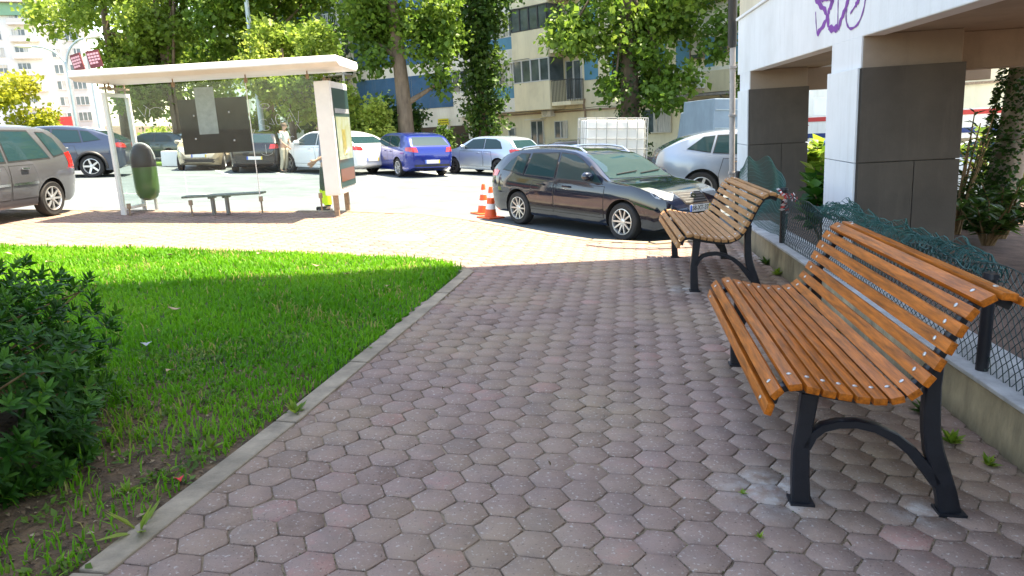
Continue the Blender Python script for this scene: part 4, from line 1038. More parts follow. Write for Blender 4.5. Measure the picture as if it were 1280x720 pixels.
        if h is not None:
            mb_ = MB(); mb_.lathe([(.01, -.11), (.06, -.10), (.085, -.05), (.09, .0), (.085, .06), (.05, .10), (.01, .11)], 14, T=Matrix.Translation((h.x, h.y + s_ * .12, h.z + .03)) @ Matrix.Rotation(pi / 2, 4, 'X') @ Matrix.Diagonal((.8, .85, 1.05, 1)))
            mb_.box(h.x - .03, h.x + .03, min(h.y, h.y + s_ * .1), max(h.y, h.y + s_ * .1), h.z - .045, h.z - .01); mb_.build('mirror', col, r, smooth=50)
        # wheels
        tyre, rim = wheel_meshes(wr, spokes)
        for x in (xr, xf):
            we = bpy.data.objects.new('wheel', None); COL.objects.link(we); we.parent = r; we.empty_display_size = .1
            we.location = (x, s_ * (W / 2 - .115), wr); we.rotation_euler = (R(-90) * s_ * -1 if s_ < 0 else R(-90), 0, 0)
            we.rotation_euler = (R(90), 0, 0) if s_ < 0 else (R(-90), 0, 0)
            tyre.build('tyre', M['tyre'], we, smooth=30); rim.build('rim', [rimmat or M['rim'], M['rim_dark']], we, smooth=30)
        if rails:
            pts = []
            for f in np.linspace(.14, .55, 12):
                t = pchip(P['zt'], f) * H; pts.append((fx(f), s_ * (W / 2 * .60), t + (.028 if .15 < f < .54 else -.02)))
            MB().tube(pts, .020, 8).build('roof_rail', M['chrome'], r, smooth=60)
    panel('windscreen', Y2(P['shield']), 'F', M['cglass'], .008)
    panel('rear_window', Y2(P['rear']), 'B', M['cglass'], .008)
    tl = P['tail'] if wrap else [(min(a, .72), b) for a, b in P['tail']]
    for q in (tl, mir(tl)): panel('tail_light', Y2(q), 'B', M['red_lamp'], .010, step=.04)
    # wrap of the tail lamps round the corner
    tz = [p[1] for p in P['tail']]
    for sd in 'RL' if wrap else '': panel('tail_light', S2([(.008, min(tz) + .02), (.075, min(tz) + .03), (.085, max(tz) - .02), (.03, max(tz) - .005)]), sd, M['red_lamp'], .008, step=.04)
    hl = [(.40, .535), (.62, .475), (.86, .50), (.90, .60), (.66, .60)]
    for q in (hl, mir(hl)):
        hd = panel('headlight', Y2(q), 'F', M['lamp_glass'], .008, step=.04)
    for sd in 'RL': panel('headlight', S2([(.955, .50), (.99, .46), (.985, .535), (.935, .60), (.90, .615)]), sd, M['lamp_glass'], .007, step=.04)
    gr = panel('grille', Y2([(-.30, .44), (.30, .44), (.38, .545), (-.38, .545)]), 'F', M['trim'], .007, step=.05)
    panel('grille_surround', Y2([(-.33, .425), (.33, .425), (.42, .56), (-.42, .56)]), 'F', M['chrome'], .004, gr, step=.05)
    panel('lower_intake', Y2([(-.62, .20), (.62, .20), (.66, .30), (-.66, .30)]), 'F', M['trim'], .006, step=.06)
    panel('rear_bumper', Y2([(-.70, .19), (.70, .19), (.74, .30), (-.74, .30)]), 'B', M['trim'] if clad or kind == 'hatch' else col, .006, step=.06)
    def plate(front, txt):
        zc = (.385 if front else .36) * H; x = bvh.ray_cast(Vector((9 if front else -9, 0, zc)), Vector((-1 if front else 1, 0, 0)))[0].x
        s_ = 1 if front else -1; x += s_ * .012
        pe = MB().box(min(x, x + s_ * .012), max(x, x + s_ * .012), -.26, .26, zc - .056, zc + .056).build('number_plate', M['plate'], r)
        lf = -s_   # the driver's-right end seen from outside
        xx = x + s_ * .013
        MB().box(min(xx, xx + s_ * .002), max(xx, xx + s_ * .002), *sorted((lf * .262, lf * .215)), zc - .055, zc + .055).build('blue_strip', M['plate_blue'], pe)
        MB().box(min(xx, xx + s_ * .002), max(xx, xx + s_ * .002), *sorted((-lf * .262, -lf * .215)), zc - .055, zc + .055).build('yellow_strip', M['plate_yellow'], pe)
        if txt: text('lettering', txt, .105, M['ink'], pe, (xx + s_ * .001, 0, zc), (pi / 2, 0, s_ * pi / 2))
    plate(True, plate_front); plate(False, plate_rear)
    if hero:
        fl = [(.60, .27), (.80, .285), (.80, .315), (.60, .30)]
        for q in (fl, mir(fl)): panel('fog_light', Y2(q), 'F', M['lamp_glass'], .009, step=.04)
        # emblem: a cut, slanted letter-like S in chrome on the grille
        zc = .495 * H; x = bvh.ray_cast(Vector((9, 0, zc)), Vector((-1, 0, 0)))[0].x + .012
        mb_ = MB(); k = .075
        for poly in ([(-.9, .15), (-.9, .75), (-.55, 1), (.9, .5), (.9, .12), (-.35, .5), (-.35, .32)], [(.9, -.15), (.9, -.75), (.55, -1), (-.9, -.5), (-.9, -.12), (.35, -.5), (.35, -.32)], [(-.9, .13), (-.35, .30), (.9, -.13), (.35, -.30)]):
            mb_.prism([(a * k, zc + b * k) for a, b in poly], x, x + .012, axis='x')
        mb_.build('emblem', M['chrome'], gr)
        for i in range(4):
            z = (.455 + .024 * i) * H; mb_ = MB(); pts = []
            for y in np.linspace(-.30, .30, 9):
                h = bvh.ray_cast(Vector((9, y * W / 2, z)), Vector((-1, 0, 0)))[0]; pts.append(h + Vector((.012, 0, 0)))
            mb_.tube(pts, .004, 4); mb_.build('grille_bar', M['grey_metal'], gr)
        for sd in 'RL': panel('lower_door_crease', S2([(.30, .262), (.70, .262), (.70, .285), (.30, .29)]), sd, M['trim'], .0075)
        # aerial and wipers
        MB().tube([(fx(.20), 0, .965 * H), (fx(.155), 0, 1.03 * H)], [.02, .006], 8).build('aerial', M['trim'], r)
        for y in (.1, -.5): 
            a = bvh.ray_cast(Vector((9, y, .715 * H)), Vector((-1, 0, 0)))[0]; b = bvh.ray_cast(Vector((9, y + .55, .735 * H)), Vector((-1, 0, 0)))[0]
            MB().tube([a + Vector((.03, 0, .0)), b + Vector((.03, 0, .01))], .010, 6).build('wiper', M['trim'], r)
    return r

Hd = lambda x, y: math.atan2(y, x)
G1 = 'cars parked around the street'
BLK = paint('black_blue_paint', (.003, .007, .020), .0, .10)
car('estate_car', 'black estate car parked with its nose at the far bench', G1, 'estate', 4.55, 1.80, 1.46, (1.50, 12.55, ROADZ), Hd(.63, -.777), BLK, spokes=10, rails=True, plate_front='58-XT-37', plate_rear='58-XT-37', hero=True, scale=.92)
car('people_carrier', 'grey people carrier cut off by the left picture edge', G1, 'mpv', 4.3, 1.80, 1.62, (-9.12, 12.0, 0), Hd(-.08, -1), paint('mid_grey_paint', (.105, .108, .12), .35, .35), spokes=8, trimstrip=True, scale=.99)
car('crossover_car', 'slate blue crossover car driving away on the left lane', G1, 'suv', 4.27, 1.76, 1.52, (-15.35, 25.15, ROADZ), Hd(-.96, -.26), paint('slate_blue_paint', (.040, .056, .095), .45, .3), spokes=5, clad=True, scale=1.10)
car('hatchback_car', 'vivid blue hatchback parked nose in under the plane tree', G1, 'hatch', 4.06, 1.75, 1.44, (-3.72, 26.5, ROADZ), Hd(-.52, .85), paint('vivid_blue_paint', (.006, .024, .24), .5, .28), spokes=9, plate_rear='')
car('hatchback_car', 'pale silver hatchback parked right of the vivid blue one', G1, 'hatch', 3.75, 1.65, 1.42, (-.80, 26.55, ROADZ), Hd(-.76, .65), paint('pale_silver_paint', (.42, .50, .58), .55, .35), spokes=7, scale=.93, rimmat=M['rim_dark'])
car('crossover_car', 'white crossover car parked behind the advertising panel', G1, 'suv', 4.4, 1.8, 1.50, (-6.55, 27.3, ROADZ), Hd(-.78, .62), paint('white_paint', (.72, .73, .74), .0, .3), spokes=5)
car('hatchback_car', 'black hatchback seen from behind through the shelter glass', G1, 'hatch', 4.1, 1.80, 1.50, (-9.62, 28.9, ROADZ), Hd(-.22, .97), paint('plain_black_paint', (.008, .009, .012), .2, .2), spokes=5, plate_rear='')
car('hatchback_car', 'beige hatchback with its front facing the road, under the poster board', G1, 'hatch', 4.0, 1.72, 1.45, (-12.2, 30.1, ROADZ), Hd(.25, -.97), paint('beige_paint', (.42, .36, .26), .3, .3), spokes=5)
car('saloon_car', 'dark green tinted car beyond the grass median, nearer the shelter', G1, 'hatch', 4.3, 1.75, 1.42, (-17.0, 36.2, ROADZ), Hd(-.98, .2), paint('dark_teal_paint', (.03, .06, .06), .4, .3), spokes=5, scale=.95)
car('saloon_car', 'dark car beyond the grass median, further back under the trees', G1, 'hatch', 4.3, 1.75, 1.40, (-15.2, 39.0, ROADZ), Hd(-.9, .4), paint('dark_grey_paint', (.05, .06, .065), .4, .3), spokes=5)
car('saloon_car', 'dark car half hidden behind the white tank', G1, 'estate', 4.3, 1.75, 1.38, (2.75, 20.6, ROADZ), Hd(1, -.05), paint('graphite_paint', (.02, .024, .03), .4, .25), spokes=5, scale=.97)
car('crossover_car', 'silver blue crossover car parked past the end of the arcade', G1, 'suv', 4.65, 1.85, 1.63, (5.6, 16.95, ROADZ), Hd(1, -.13), paint('silver_blue_paint', (.32, .38, .46), .55, .3), spokes=5, wrap=False)
car('hatchback_car', 'bright blue car glimpsed between the arcade columns', G1, 'hatch', 4.0, 1.72, 1.42, (9.2, 21.0, ROADZ), Hd(-.8, .6), paint('mid_blue_paint', (.03, .09, .30), .35, .3), spokes=5)
car('hatchback_car', 'white car glimpsed behind the croton plant', G1, 'hatch', 4.0, 1.72, 1.46, (11.3, 17.6, ROADZ), Hd(-.5, .86), paint('clean_white_paint', (.75, .76, .77), 0, .3), spokes=5)
car('hatchback_car', 'second white car standing further back in front of the striped shop', G1, 'hatch', 4.0, 1.72, 1.46, (13.9, 20.6, ROADZ), Hd(-.5, .86), paint('off_white_paint', (.66, .67, .68), 0, .3), spokes=5)

# ------------------------------------------------------------------ tank on a trailer, truck, cones
def tank():
    t = thing('flatbed_trailer', 'low flatbed trailer under the white caged tank', 'trailer', (2.12, 16.15, ROADZ), R(4))
    MB().box(-.95, .95, -.65, .65, .52, .66, ch=.01).build('deck', M['dark'], t)
    for s in (-1, 1):
        we = bpy.data.objects.new('wheel', None); COL.objects.link(we); we.parent = t; we.location = (0, s * .76, .29); we.rotation_euler = (R(90) if s < 0 else R(-90), 0, 0)
        a, b = wheel_meshes(.29, 5); a.build('tyre', M['tyre'], we, smooth=30); b.build('rim', [M['rim'], M['rim_dark']], we, smooth=30)
        MB().box(-.04, .04, s * .5, s * .72, .26, .52).build('axle_arm', M['dark'], t)
    MB().tube([(-.95, 0, .58), (-1.7, 0, .5)], .04, 8).build('drawbar', M['dark'], t); MB().tube([(-1.6, 0, .5), (-1.6, 0, 0)], .03, 8).build('jockey_leg', M['dark'], t)
    r = thing('water_tank', 'white plastic tank in a wire cage on a pallet behind the black estate car', 'tank', (2.12, 16.15, ROADZ + .662), R(4))
    MB().box(-.60, .60, -.48, .48, .12, 1.14, ch=.06).build('bottle', M['ibc_white'], r, smooth=40)
    MB().lathe([(.11, 1.14), (.11, 1.17), (.09, 1.175), (.001, 1.175)], 18).build('filler_cap', M['dark'], r)
    mb = MB(); a, b = .64, .52
    for z in (.13, .34, .55, .76, .97, 1.18): mb.tube([(-a, -b, z), (a, -b, z), (a, b, z), (-a, b, z)], .011, 6, closed=True)
    for i in range(7):
        x = -a + 2 * a * i / 6
        for y in (-b - .01, b + .01): mb.tube([(x, y, .12), (x, y, 1.19)], .010, 6)
    for i in range(1, 5):
        y = -b + 2 * b * i / 5
        for x in (-a - .01, a + .01): mb.tube([(x, y, .12), (x, y, 1.19)], .010, 6)
    mb.build('cage', M['grey_metal'], r)
    mb = MB()
    for y in (-.45, 0, .45): mb.box(-.62, .62, y - .06, y + .06, .0, .115)
    mb.build('pallet', M['wood_old'], r)
tank()

def truck():
    r = thing('box_truck', 'grey box truck parked behind the silver blue crossover', 'truck', (6.75, 23.6, ROADZ), R(90))
    MB().box(-2.2, 1.6, -1.1, 1.1, .75, 2.42, ch=.03).build('cargo_box', M['grey_box'], r)
    mb = MB()
    for z in (1.1, 1.6, 2.1): mb.box(-2.225, -2.202, -1.05, 1.05, z, z + .02)
    mb.build('box_rib', M['lamp_metal'], r)
    mb = MB(); mb.prism([(1.7, .5), (3.3, .5), (3.35, 1.1), (3.0, 1.35), (2.7, 2.1), (1.7, 2.15)], -.95, .95, axis='y'); mb.build('cab', M['grey_box'], r, bevel=.05)
    MB().prism([(3.03, 1.36), (2.74, 2.03), (2.76, 2.035), (3.05, 1.37)], -.8, .8, axis='y').build('windscreen', M['cglass'], r)
    MB().box(-2.1, 2.6, -.4, .4, .45, .74).build('chassis', M['dark'], r)
    for x in (-1.3, 2.5):
        for s in (-1, 1):
            we = bpy.data.objects.new('wheel', None); COL.objects.link(we); we.parent = r; we.location = (x, s * .88, .36); we.rotation_euler = (R(90) if s < 0 else R(-90), 0, 0)
            a, b = wheel_meshes(.36, 6); a.build('tyre', M['tyre'], we, smooth=30); b.build('rim', [M['rim'], M['rim_dark']], we, smooth=30)
    for s in (-1, 1): MB().box(-2.24, -2.226, s * .95 - .08, s * .95 + .08, .82, .98).build('tail_light', M['red_lamp'], r)
truck()

def cone(label, loc):
    r = thing('traffic_cone', label, 'traffic cone', loc, random.uniform(0, 1), 'traffic cones behind the estate car')
    MB().box(-.19, .19, -.19, .19, 0, .03, ch=.012).build('base', M['orange'], r)
    mb = MB(); H = .58; rad = lambda z: .12 - .09 * z / H
    for i, (z0, z1) in enumerate(((.03, .17), (.17, .27), (.27, .38), (.38, .47), (.47, H))): mb.lathe([(rad(z0), z0), (rad(z1), z1)], 24, mi=i % 2)
    mb.lathe([(rad(H), H), (rad(H) * .7, H + .005)], 24)
    mb.build('cone_body', [M['orange'], M['cone_white']], r, smooth=40)
cone('orange and white traffic cone standing further from the estate car', (-.56, 14.55, ROADZ))
cone('orange and white traffic cone right at the rear of the estate car', (-.40, 13.9, ROADZ))

# ------------------------------------------------------------------ people
def person(label, loc, rz, shirt, trousers, gaiter, pose):
    r = thing('person', label, 'person', loc, rz)
    def skin(name, joints, edges, material, subd=1, rootv=0):
        me = bpy.data.meshes.new(name); me.from_pydata([j[:3] for j in joints], edges, [])
        o = link_mesh(name, me, material, r)
        o.modifiers.new('skin', 'SKIN').use_smooth_shade = True
        for i, j in enumerate(joints):
            q = j[3] if isinstance(j[3], tuple) else (j[3], j[3]); me.skin_vertices[0].data[i].radius = q; me.skin_vertices[0].data[i].use_root = (i == rootv)
        s = o.modifiers.new('smooth', 'SUBSURF'); s.levels = subd; s.render_levels = subd
        return o
    # x: forward, y: left
    J = [(0, 0, .95, (.14, .11)), (.01, 0, 1.12, (.14, .10)), (.0, 0, 1.30, (.165, .105)), (0, 0, 1.43, (.12, .08)), (.01, 0, 1.50, .052), (.03, 0, 1.56, .06), (.045, 0, 1.63, (.080, .09)), (.035, 0, 1.715, (.072, .085))]
    E = [(0, 1), (1, 2), (2, 3), (3, 4), (4, 5), (5, 6), (6, 7)]
    arms = {}
    for s, (hip, knee, ank, elb, wri) in ((1, pose['L']), (-1, pose['R'])):
        b = len(J)
        J += [(.0, s * .10, .88, .09), (*hip, .085), (*knee, .06), ((knee[0] + ank[0]) / 2 - .02, (knee[1] + ank[1]) / 2, (knee[2] + ank[2]) / 2 + .03, .056), (*ank, .038), (ank[0] + .12, ank[1] + s * .02, .03, .035), (ank[0] + .19, ank[1] + s * .02, .022, .025)]
        E += [(0, b), (b, b + 1), (b + 1, b + 2), (b + 2, b + 3), (b + 3, b + 4), (b + 4, b + 5), (b + 5, b + 6)]
        a = len(J); w = Vector(wri); e = Vector(elb); d = (w - e).normalized()
        J += [(0, s * .17, 1.42, .062), (0, s * .20, 1.36, .055), (*e, .040), (*wri, .026), (*(w + d * .06), .036), (*(w + d * .10), .03)]
        E += [(3, a), (a, a + 1), (a + 1, a + 2), (a + 2, a + 3), (a + 3, a + 4), (a + 4, a + 5)]
        side = d.cross(Vector((1, 0, 0))).cross(d).normalized()
        for k, (o_, ln) in enumerate(((-.027, .065), (-.009, .078), (.009, .073), (.027, .056))):
            f = len(J); p = w + d * .10 + side * o_; J += [(*(p + d * ln * .5), .0085), (*(p + d * ln + Vector((0, -s * .012, 0))), .008)]; E += [(a + 5, f), (f, f + 1)]
        f = len(J); J += [(*(w + d * .05 + side * .045), .011), (*(w + d * .09 + side * .06), .009)]; E += [(a + 4, f), (f, f + 1)]
        arms[s] = (elb, wri)
    skin('body', J, E, M['skin'], 1)
    # face
    mb = MB(); hx = .045
    mb.lathe([(.004, -.016), (.014, -.012), (.010, .008), (.003, .022)], 8, T=Matrix.Translation((hx + .092, 0, 1.635)))
    for s in (-1, 1): mb.lathe([(.002, -.02), (.014, -.012), (.016, .008), (.004, .022)], 8, T=Matrix.Translation((hx - .005, s * .085, 1.64)))
    mb.build('nose_and_ears', M['skin'], r, smooth=60)
    for s in (-1, 1): MB().lathe([(.001, -.008), (.010, 0), (.001, .008)], 8, T=Matrix.Translation((hx + .083, s * .032, 1.655))).build('eye', M['ink'], r, smooth=60)
    MB().box(hx + .078, hx + .089, -.022, .022, 1.592, 1.60).build('mouth', M['red_lamp'], r)
    mb = MB(); mb.lathe([(.098, -.03), (.104, .01), (.098, .05), (.07, .085), (.02, .10)], 16, T=Matrix.Translation((.025, 0, 1.672)) @ Matrix.Rotation(R(-18), 4, 'Y')); mb.build('hair', M['hair'], r, smooth=60)
    # clothes
    C = [(0, 0, .90, (.165, .135)), (.01, 0, 1.10, (.165, .125)), (0, 0, 1.30, (.185, .13)), (0, 0, 1.42, (.13, .095)), (.005, 0, 1.475, (.075, .07))]; CE = [(0, 1), (1, 2), (2, 3), (3, 4)]
    for s in (1, -1):
        e = Vector(arms[s][0]); sh = Vector((0, s * .20, 1.37)); q = sh.lerp(e, .72); a = len(C)
        C += [(0, s * .175, 1.415, .08), (*sh, .076), (*q, .068)]; CE += [(3, a), (a, a + 1), (a + 1, a + 2)]
    skin('shirt', C, CE, shirt, 1)
    for s, k in ((1, 'L'), (-1, 'R')):
        hip, knee, ank = [Vector(p) for p in pose[k][:3]]
        T = [(0, s * .085, .93, (.115, .105)), (*hip, .105), (*knee, .082), (*((knee + ank) / 2), .075), (*(ank + Vector((0, 0, .03))), .062)]
        skin('trouser_leg', T, [(0, 1), (1, 2), (2, 3), (3, 4)], trousers, 1)
        MB().box(ank.x - .07, ank.x + .21, ank.y - .05, ank.y + .05, 0, .085, ch=.03).build('shoe', M['shoe'], r, smooth=60)
        if gaiter:
            up = (knee - ank).normalized(); mb = MB(); mb.tube([ank + up * .08, ank + up * .36], [.078, .092], 14); mb.build('high_visibility_gaiter', M['hi_vis'], r, smooth=60)
    return r
man = person('bare armed man in a pale shirt and khaki trousers standing by the black hatchback', (-8.28, 27.3, ROADZ), R(25), M['shirt_pale'], M['trouser_pale'], False,
    {'L': ((.02, .10, .80), (.04, .11, .48), (.0, .11, .08), (.05, .27, 1.12), (.24, .20, .94)), 'R': ((-.01, -.10, .80), (.02, -.11, .48), (-.03, -.12, .08), (.05, -.27, 1.12), (.25, -.18, .96))})
man.rotation_euler = (0, R(3), R(-15))
person('worker with yellow high visibility gaiters standing behind the advertising panel', (-3.70, 14.95, ROADZ), R(200), M['shirt_blue'], M['trouser_dark'], True,
    {'L': ((.02, .12, .80), (.05, .17, .48), (.0, .20, .08), (.03, .30, 1.12), (.22, .27, 1.02)), 'R': ((.02, -.12, .80), (.05, -.17, .48), (.0, -.20, .08), (.02, -.31, 1.12), (.16, -.34, .98))})

# ------------------------------------------------------------------ block of flats across the street
def glazing(parent, s0, s1, z0, z1, y, n, frame=None, y_in=.06, shutter=0.0, name='window'):
    """framed glazing standing on the face at depth y (towards the street is negative)"""
    fm = frame or M['win_frame']; mb = MB(); t = .045
    mb.box(s0, s1, y - .03, y + y_in, z0, z0 + t); mb.box(s0, s1, y - .03, y + y_in, z1 - t, z1)
    for i in range(n + 1):
        x = s0 + (s1 - s0) * i / n; mb.box(max(s0, x - t / 2 - .01), min(s1, x + t / 2 + .01), y - .033, y + y_in, z0 + t + .001, z1 - t - .001)
    f = mb.build(name, fm, parent)
    k = random.random()
    MB().box(s0 + .01, s1 - .01, y + y_in * .3, y + y_in * .5, z0 + .01, z1 - .01).build('pane', M['win_glass'], f)
    if k < .45 and shutter == 0:
        a = random.choice((0, 1)); m_ = s0 + (s1 - s0) * random.uniform(.35, .65)
        MB().box(s0 + t if a else m_, m_ if a else s1 - t, y + y_in * .12, y + y_in * .28, z0 + t + .004, z1 - t - .004).build('curtain', M['curtain'], f)
    if shutter > 0: MB().box(s0 + t, s1 - t, y - .012, y + y_in * .25, z1 - (z1 - z0) * shutter, z1 - t).build('roller_shutter', M['shutter'], f)
    return f

def flats():
    r = thing('apartment_block', 'cream and white block of flats with glazed balconies across the street', 'building', (0, 41, 0), math.atan2(-.723, .693), lean=True)
    def part(nm, m, s0, s1, z0, z1, y0, y1, bev=0): return MB().box(s0, s1, y0, y1, z0, z1).build(nm, m, r, bevel=bev)
    part('wall', M['facade_cream'], -1.2, 24, -.3, 17, 0, 9)
    part('plinth_band', M['facade_cream'], -1.2, 24, -.3, .42, -.05, -.002)
    part('string_course', M['rust'], -1.2, 24, 2.02, 2.10, -.09, -.002)
    ST = 2.46
    for k in range(5):
        dz = ST * k
        # bay of flush glazed balconies
        part('parapet', M['facade_white'], -1.2, 1.50, 2.22 + dz, 2.92 + dz, -.40, -.002); part('panel', M['blue_light'], -1.2, 1.50, 2.921 + dz, 3.52 + dz, -.33, -.002)
        glazing(r, -1.2, .15, 3.53 + dz, 4.67 + dz, -.30, 3); glazing(r, .16, 1.5, 3.53 + dz, 4.67 + dz, -.30, 3, shutter=.0)
        # projecting enclosed balcony
        part('parapet', M['facade_cream'], 1.55, 4.05, 2.20 + dz, 3.56 + dz, -1.10, -.003, .02)
        dark = M['win_dark'] if k == 1 else None
        glazing(r, 1.56, 4.04, 3.565 + dz, 4.655 + dz, -1.08, 4, dark); mb = MB(); mb.box(4.0, 4.04, -1.04, -.05, 3.565 + dz, 4.655 + dz); mb.build('side_glazing', M['win_glass'], r)
        # open balcony with a black railing
        part('balcony_slab', M['facade_cream'], 4.10, 5.32, 2.34 + dz, 2.52 + dz, -1.05, -.003, .01)
        mb = MB()
        for i in range(13): mb.box(4.13 + i * .095, 4.15 + i * .095, -1.04, -1.015, 2.521 + dz, 3.5 + dz)
        for i in range(9): mb.box(5.29, 5.31, -1.0 + i * .115, -.98 + i * .115, 2.521 + dz, 3.5 + dz)
        mb.box(4.11, 5.33, -1.05, -1.01, 3.501 + dz, 3.54 + dz); mb.box(5.285, 5.32, -1.0, -.05, 3.501 + dz, 3.54 + dz); mb.build('railing', M['win_dark'], r)
        glazing(r, 4.2, 5.2, 2.6 + dz, 4.45 + dz, -.06, 2)
        part('panel', M['blue_light'], 5.36, 6.2, 3.45 + dz, 4.66 + dz, -.03, -.002)
        part('panel', M['blue_light'], 6.9, 7.6, 3.45 + dz, 4.66 + dz, -.03, -.002); glazing(r, 7.65, 8.5, 3.7 + dz, 4.6 + dz, -.05, 2, shutter=.3)
        for a, b in ((9.4, 10.0), (10.55, 11.22), (11.98, 12.42), (13.1, 13.5), (14.5, 15.0)): part('panel', M['blue_light'], a, b, 3.46 + dz, 4.66 + dz, -.03, -.002)
        glazing(r, 11.26, 11.94, 3.82 + dz, 4.6 + dz, -.05, 1, M['rust'] if k == 0 else None, shutter=.75); glazing(r, 12.46, 13.06, 3.82 + dz, 4.6 + dz, -.05, 2, M['rust'] if k == 0 else None, shutter=.15)
        part('spandrel', M['facade_white'], 9.4, 16, 3.30 + dz, 3.455 + dz, -.03, -.002)
        if k != 0: part('parapet', M['facade_white'], 8.6, 16, 2.42 + dz, 3.28 + dz, -.06, -.002)
    part('parapet', M['facade_cream'], 8.6, 20, 2.42, 3.28, -.42, -.003, .02); part('gutter', M['pipe'], 8.6, 20, 2.30, 2.40, -.5, -.003)
    # ground floor
    glazing(r, -.10, .40, .87, 1.40, -.05, 1); glazing(r, 1.62, 2.5, .45, 1.70, -.06, 2); glazing(r, 3.3, 4.15, .75, 1.62, -.06, 2)
    part('canopy', M['facade_white'], 1.5, 2.65, 1.74, 1.80, -.4, -.003)
    glazing(r, 8.75, 10.3, .84, 1.92, -.07, 2, M['shutter'], shutter=.0); glazing(r, 12.0, 13.4, .84, 1.92, -.07, 2, M['shutter'])
    mb = MB(); mb.tube([(5.35, -.06, 0), (5.35, -.06, 2.0), (5.3, -.1, 2.3), (5.35, -.08, 2.6)], .05, 8); mb.build('drainpipe', M['rust'], r, smooth=40)
    MB().tube([(12.9, -.4, 2.3), (12.9, -.08, 2.1), (12.9, -.08, 0)], .04, 8).build('drainpipe', M['pipe'], r, smooth=40)

    for x, z in ((7.1, 2.75), (9.9, 4.95), (11.6, 2.6), (2.7, 1.85 + .0)):
        a = MB().box(x, x + .62, -.75 if x > 8.6 and z < 3 else -.36, -.43 if x > 8.6 and z < 3 else -.004, z, z + .45, ch=.015).build('air_conditioner', M['white_metal'], r)
        yy = -.755 if x > 8.6 and z < 3 else -.365
        MB().lathe([(.17, 0), (.17, .008), (.15, .009), (.001, .009)], 18, T=Matrix.Translation((x + .24, yy + .004, z + .22)) @ Matrix.Rotation(pi / 2, 4, 'X')).build('fan_grille', M['grey_metal'], a)
    for k, (z, sg) in enumerate(((4.75, .10), (2.18, .05), (7.2, .12))):
        MB().tube([(-1.1 + q * 1.25, -1.16 if 1 < q < 4 else -.45, z - sg * abs(sin(q * 1.9 + k))) for q in range(15)], .012, 5).build('cable', M['dark'], r)
    # washing on a line before the enclosed balcony
    for x, w_, h_, c in ((4.25, .28, .5, M['tape_white']), (4.56, .22, .36, M['blue_light']), (4.82, .3, .55, M['shirt_pale'])):
        v = []; f = []
        for i in range(7):
            for j in range(5): v.append((x + w_ * i / 6, -1.13 + .02 * sin(i * 1.7 + j), 5.85 - h_ * j / 4))
        for i in range(6):
            for j in range(4): f.append((i * 5 + j, i * 5 + j + 1, i * 5 + j + 6, i * 5 + j + 5))
        MB().add(v, f).build('laundry', c, r)

    l = thing('apartment_block', 'blue panelled block of flats over brown garage doors, behind the trees', 'building', (0, 41.02, 0), math.atan2(-.4478, .8955), lean=True)
    def lp(nm, m, s0, s1, z0, z1, y0, y1, bev=0): return MB().box(s0, s1, y0, y1, z0, z1).build(nm, m, l, bevel=bev)
    lp('wall', M['facade_white'], -16, -1.25, -.3, 17, 0, 9)
    for k in range(5):
        dz = 2.46 * k
        for a, b in ((-15.5, -12.2), (-10, -6.15), (-6.12, -3.1)): lp('panel', M['blue_wall'], a, b, 2.72 + dz, 4.56 + dz, -.03, -.002)
        lp('parapet', M['facade_white'], -3.02, -1.5, 2.1 + dz, 3.4 + dz, -.75, -.003, .02); glazing(l, -3.0, -1.52, 3.41 + dz, 4.55 + dz, -.72, 3)
        mb = MB()
        for x in (-12.1, -10.15): mb.box(x - .05, x + .05, -1.0, -.9, 2.5 + dz, 4.92 + dz)
        mb.box(-12.15, -10.1, -1.0, -.003, 4.93 + dz, 5.02 + dz); mb.build('balcony_frame', M['white_metal'], l)
        glazing(l, -12.0, -10.2, 3.0 + dz, 4.8 + dz, -.06, 3)
        mb = MB()
        for i in range(14): mb.box(-12.0 + i * .14, -11.98 + i * .14, -.96, -.94, 2.5 + dz, 3.4 + dz)
        mb.box(-12.05, -10.12, -.97, -.93, 3.401 + dz, 3.44 + dz); mb.build('railing', M['win_frame'], l)
    for a, b in ((-8.9, -7.0), (-6.1, -4.6), (-3.75, -2.6)):
        g = lp('garage_door', M['garage'], a, b, .0, 1.68, -.05, -.003)
        mb = MB()
        for i in range(1, 7): mb.box(a, b, -.056, -.0505, .24 * i, .24 * i + .012)
        mb.build('door_rib', M['dark'], g)
    for a in (-6.35, -4.4, -2.5): lp('pier', M['facade_white'], a - .05, a + .55 if a < -3 else a + .3, 0, 1.70, -.12, -.003, .01)
    s = lp('yellow_sign', M['yellow_sign'], -4.46, -3.78, 1.76, 2.10, -.16, -.125)
    mb = MB()
    for z in (1.85, 1.98):
        for i in range(6): mb.box(-4.40 + i * .1, -4.33 + i * .1, -.164, -.1605, z, z + .05)
    mb.build('sign_marks', M['ink'], s)
flats()

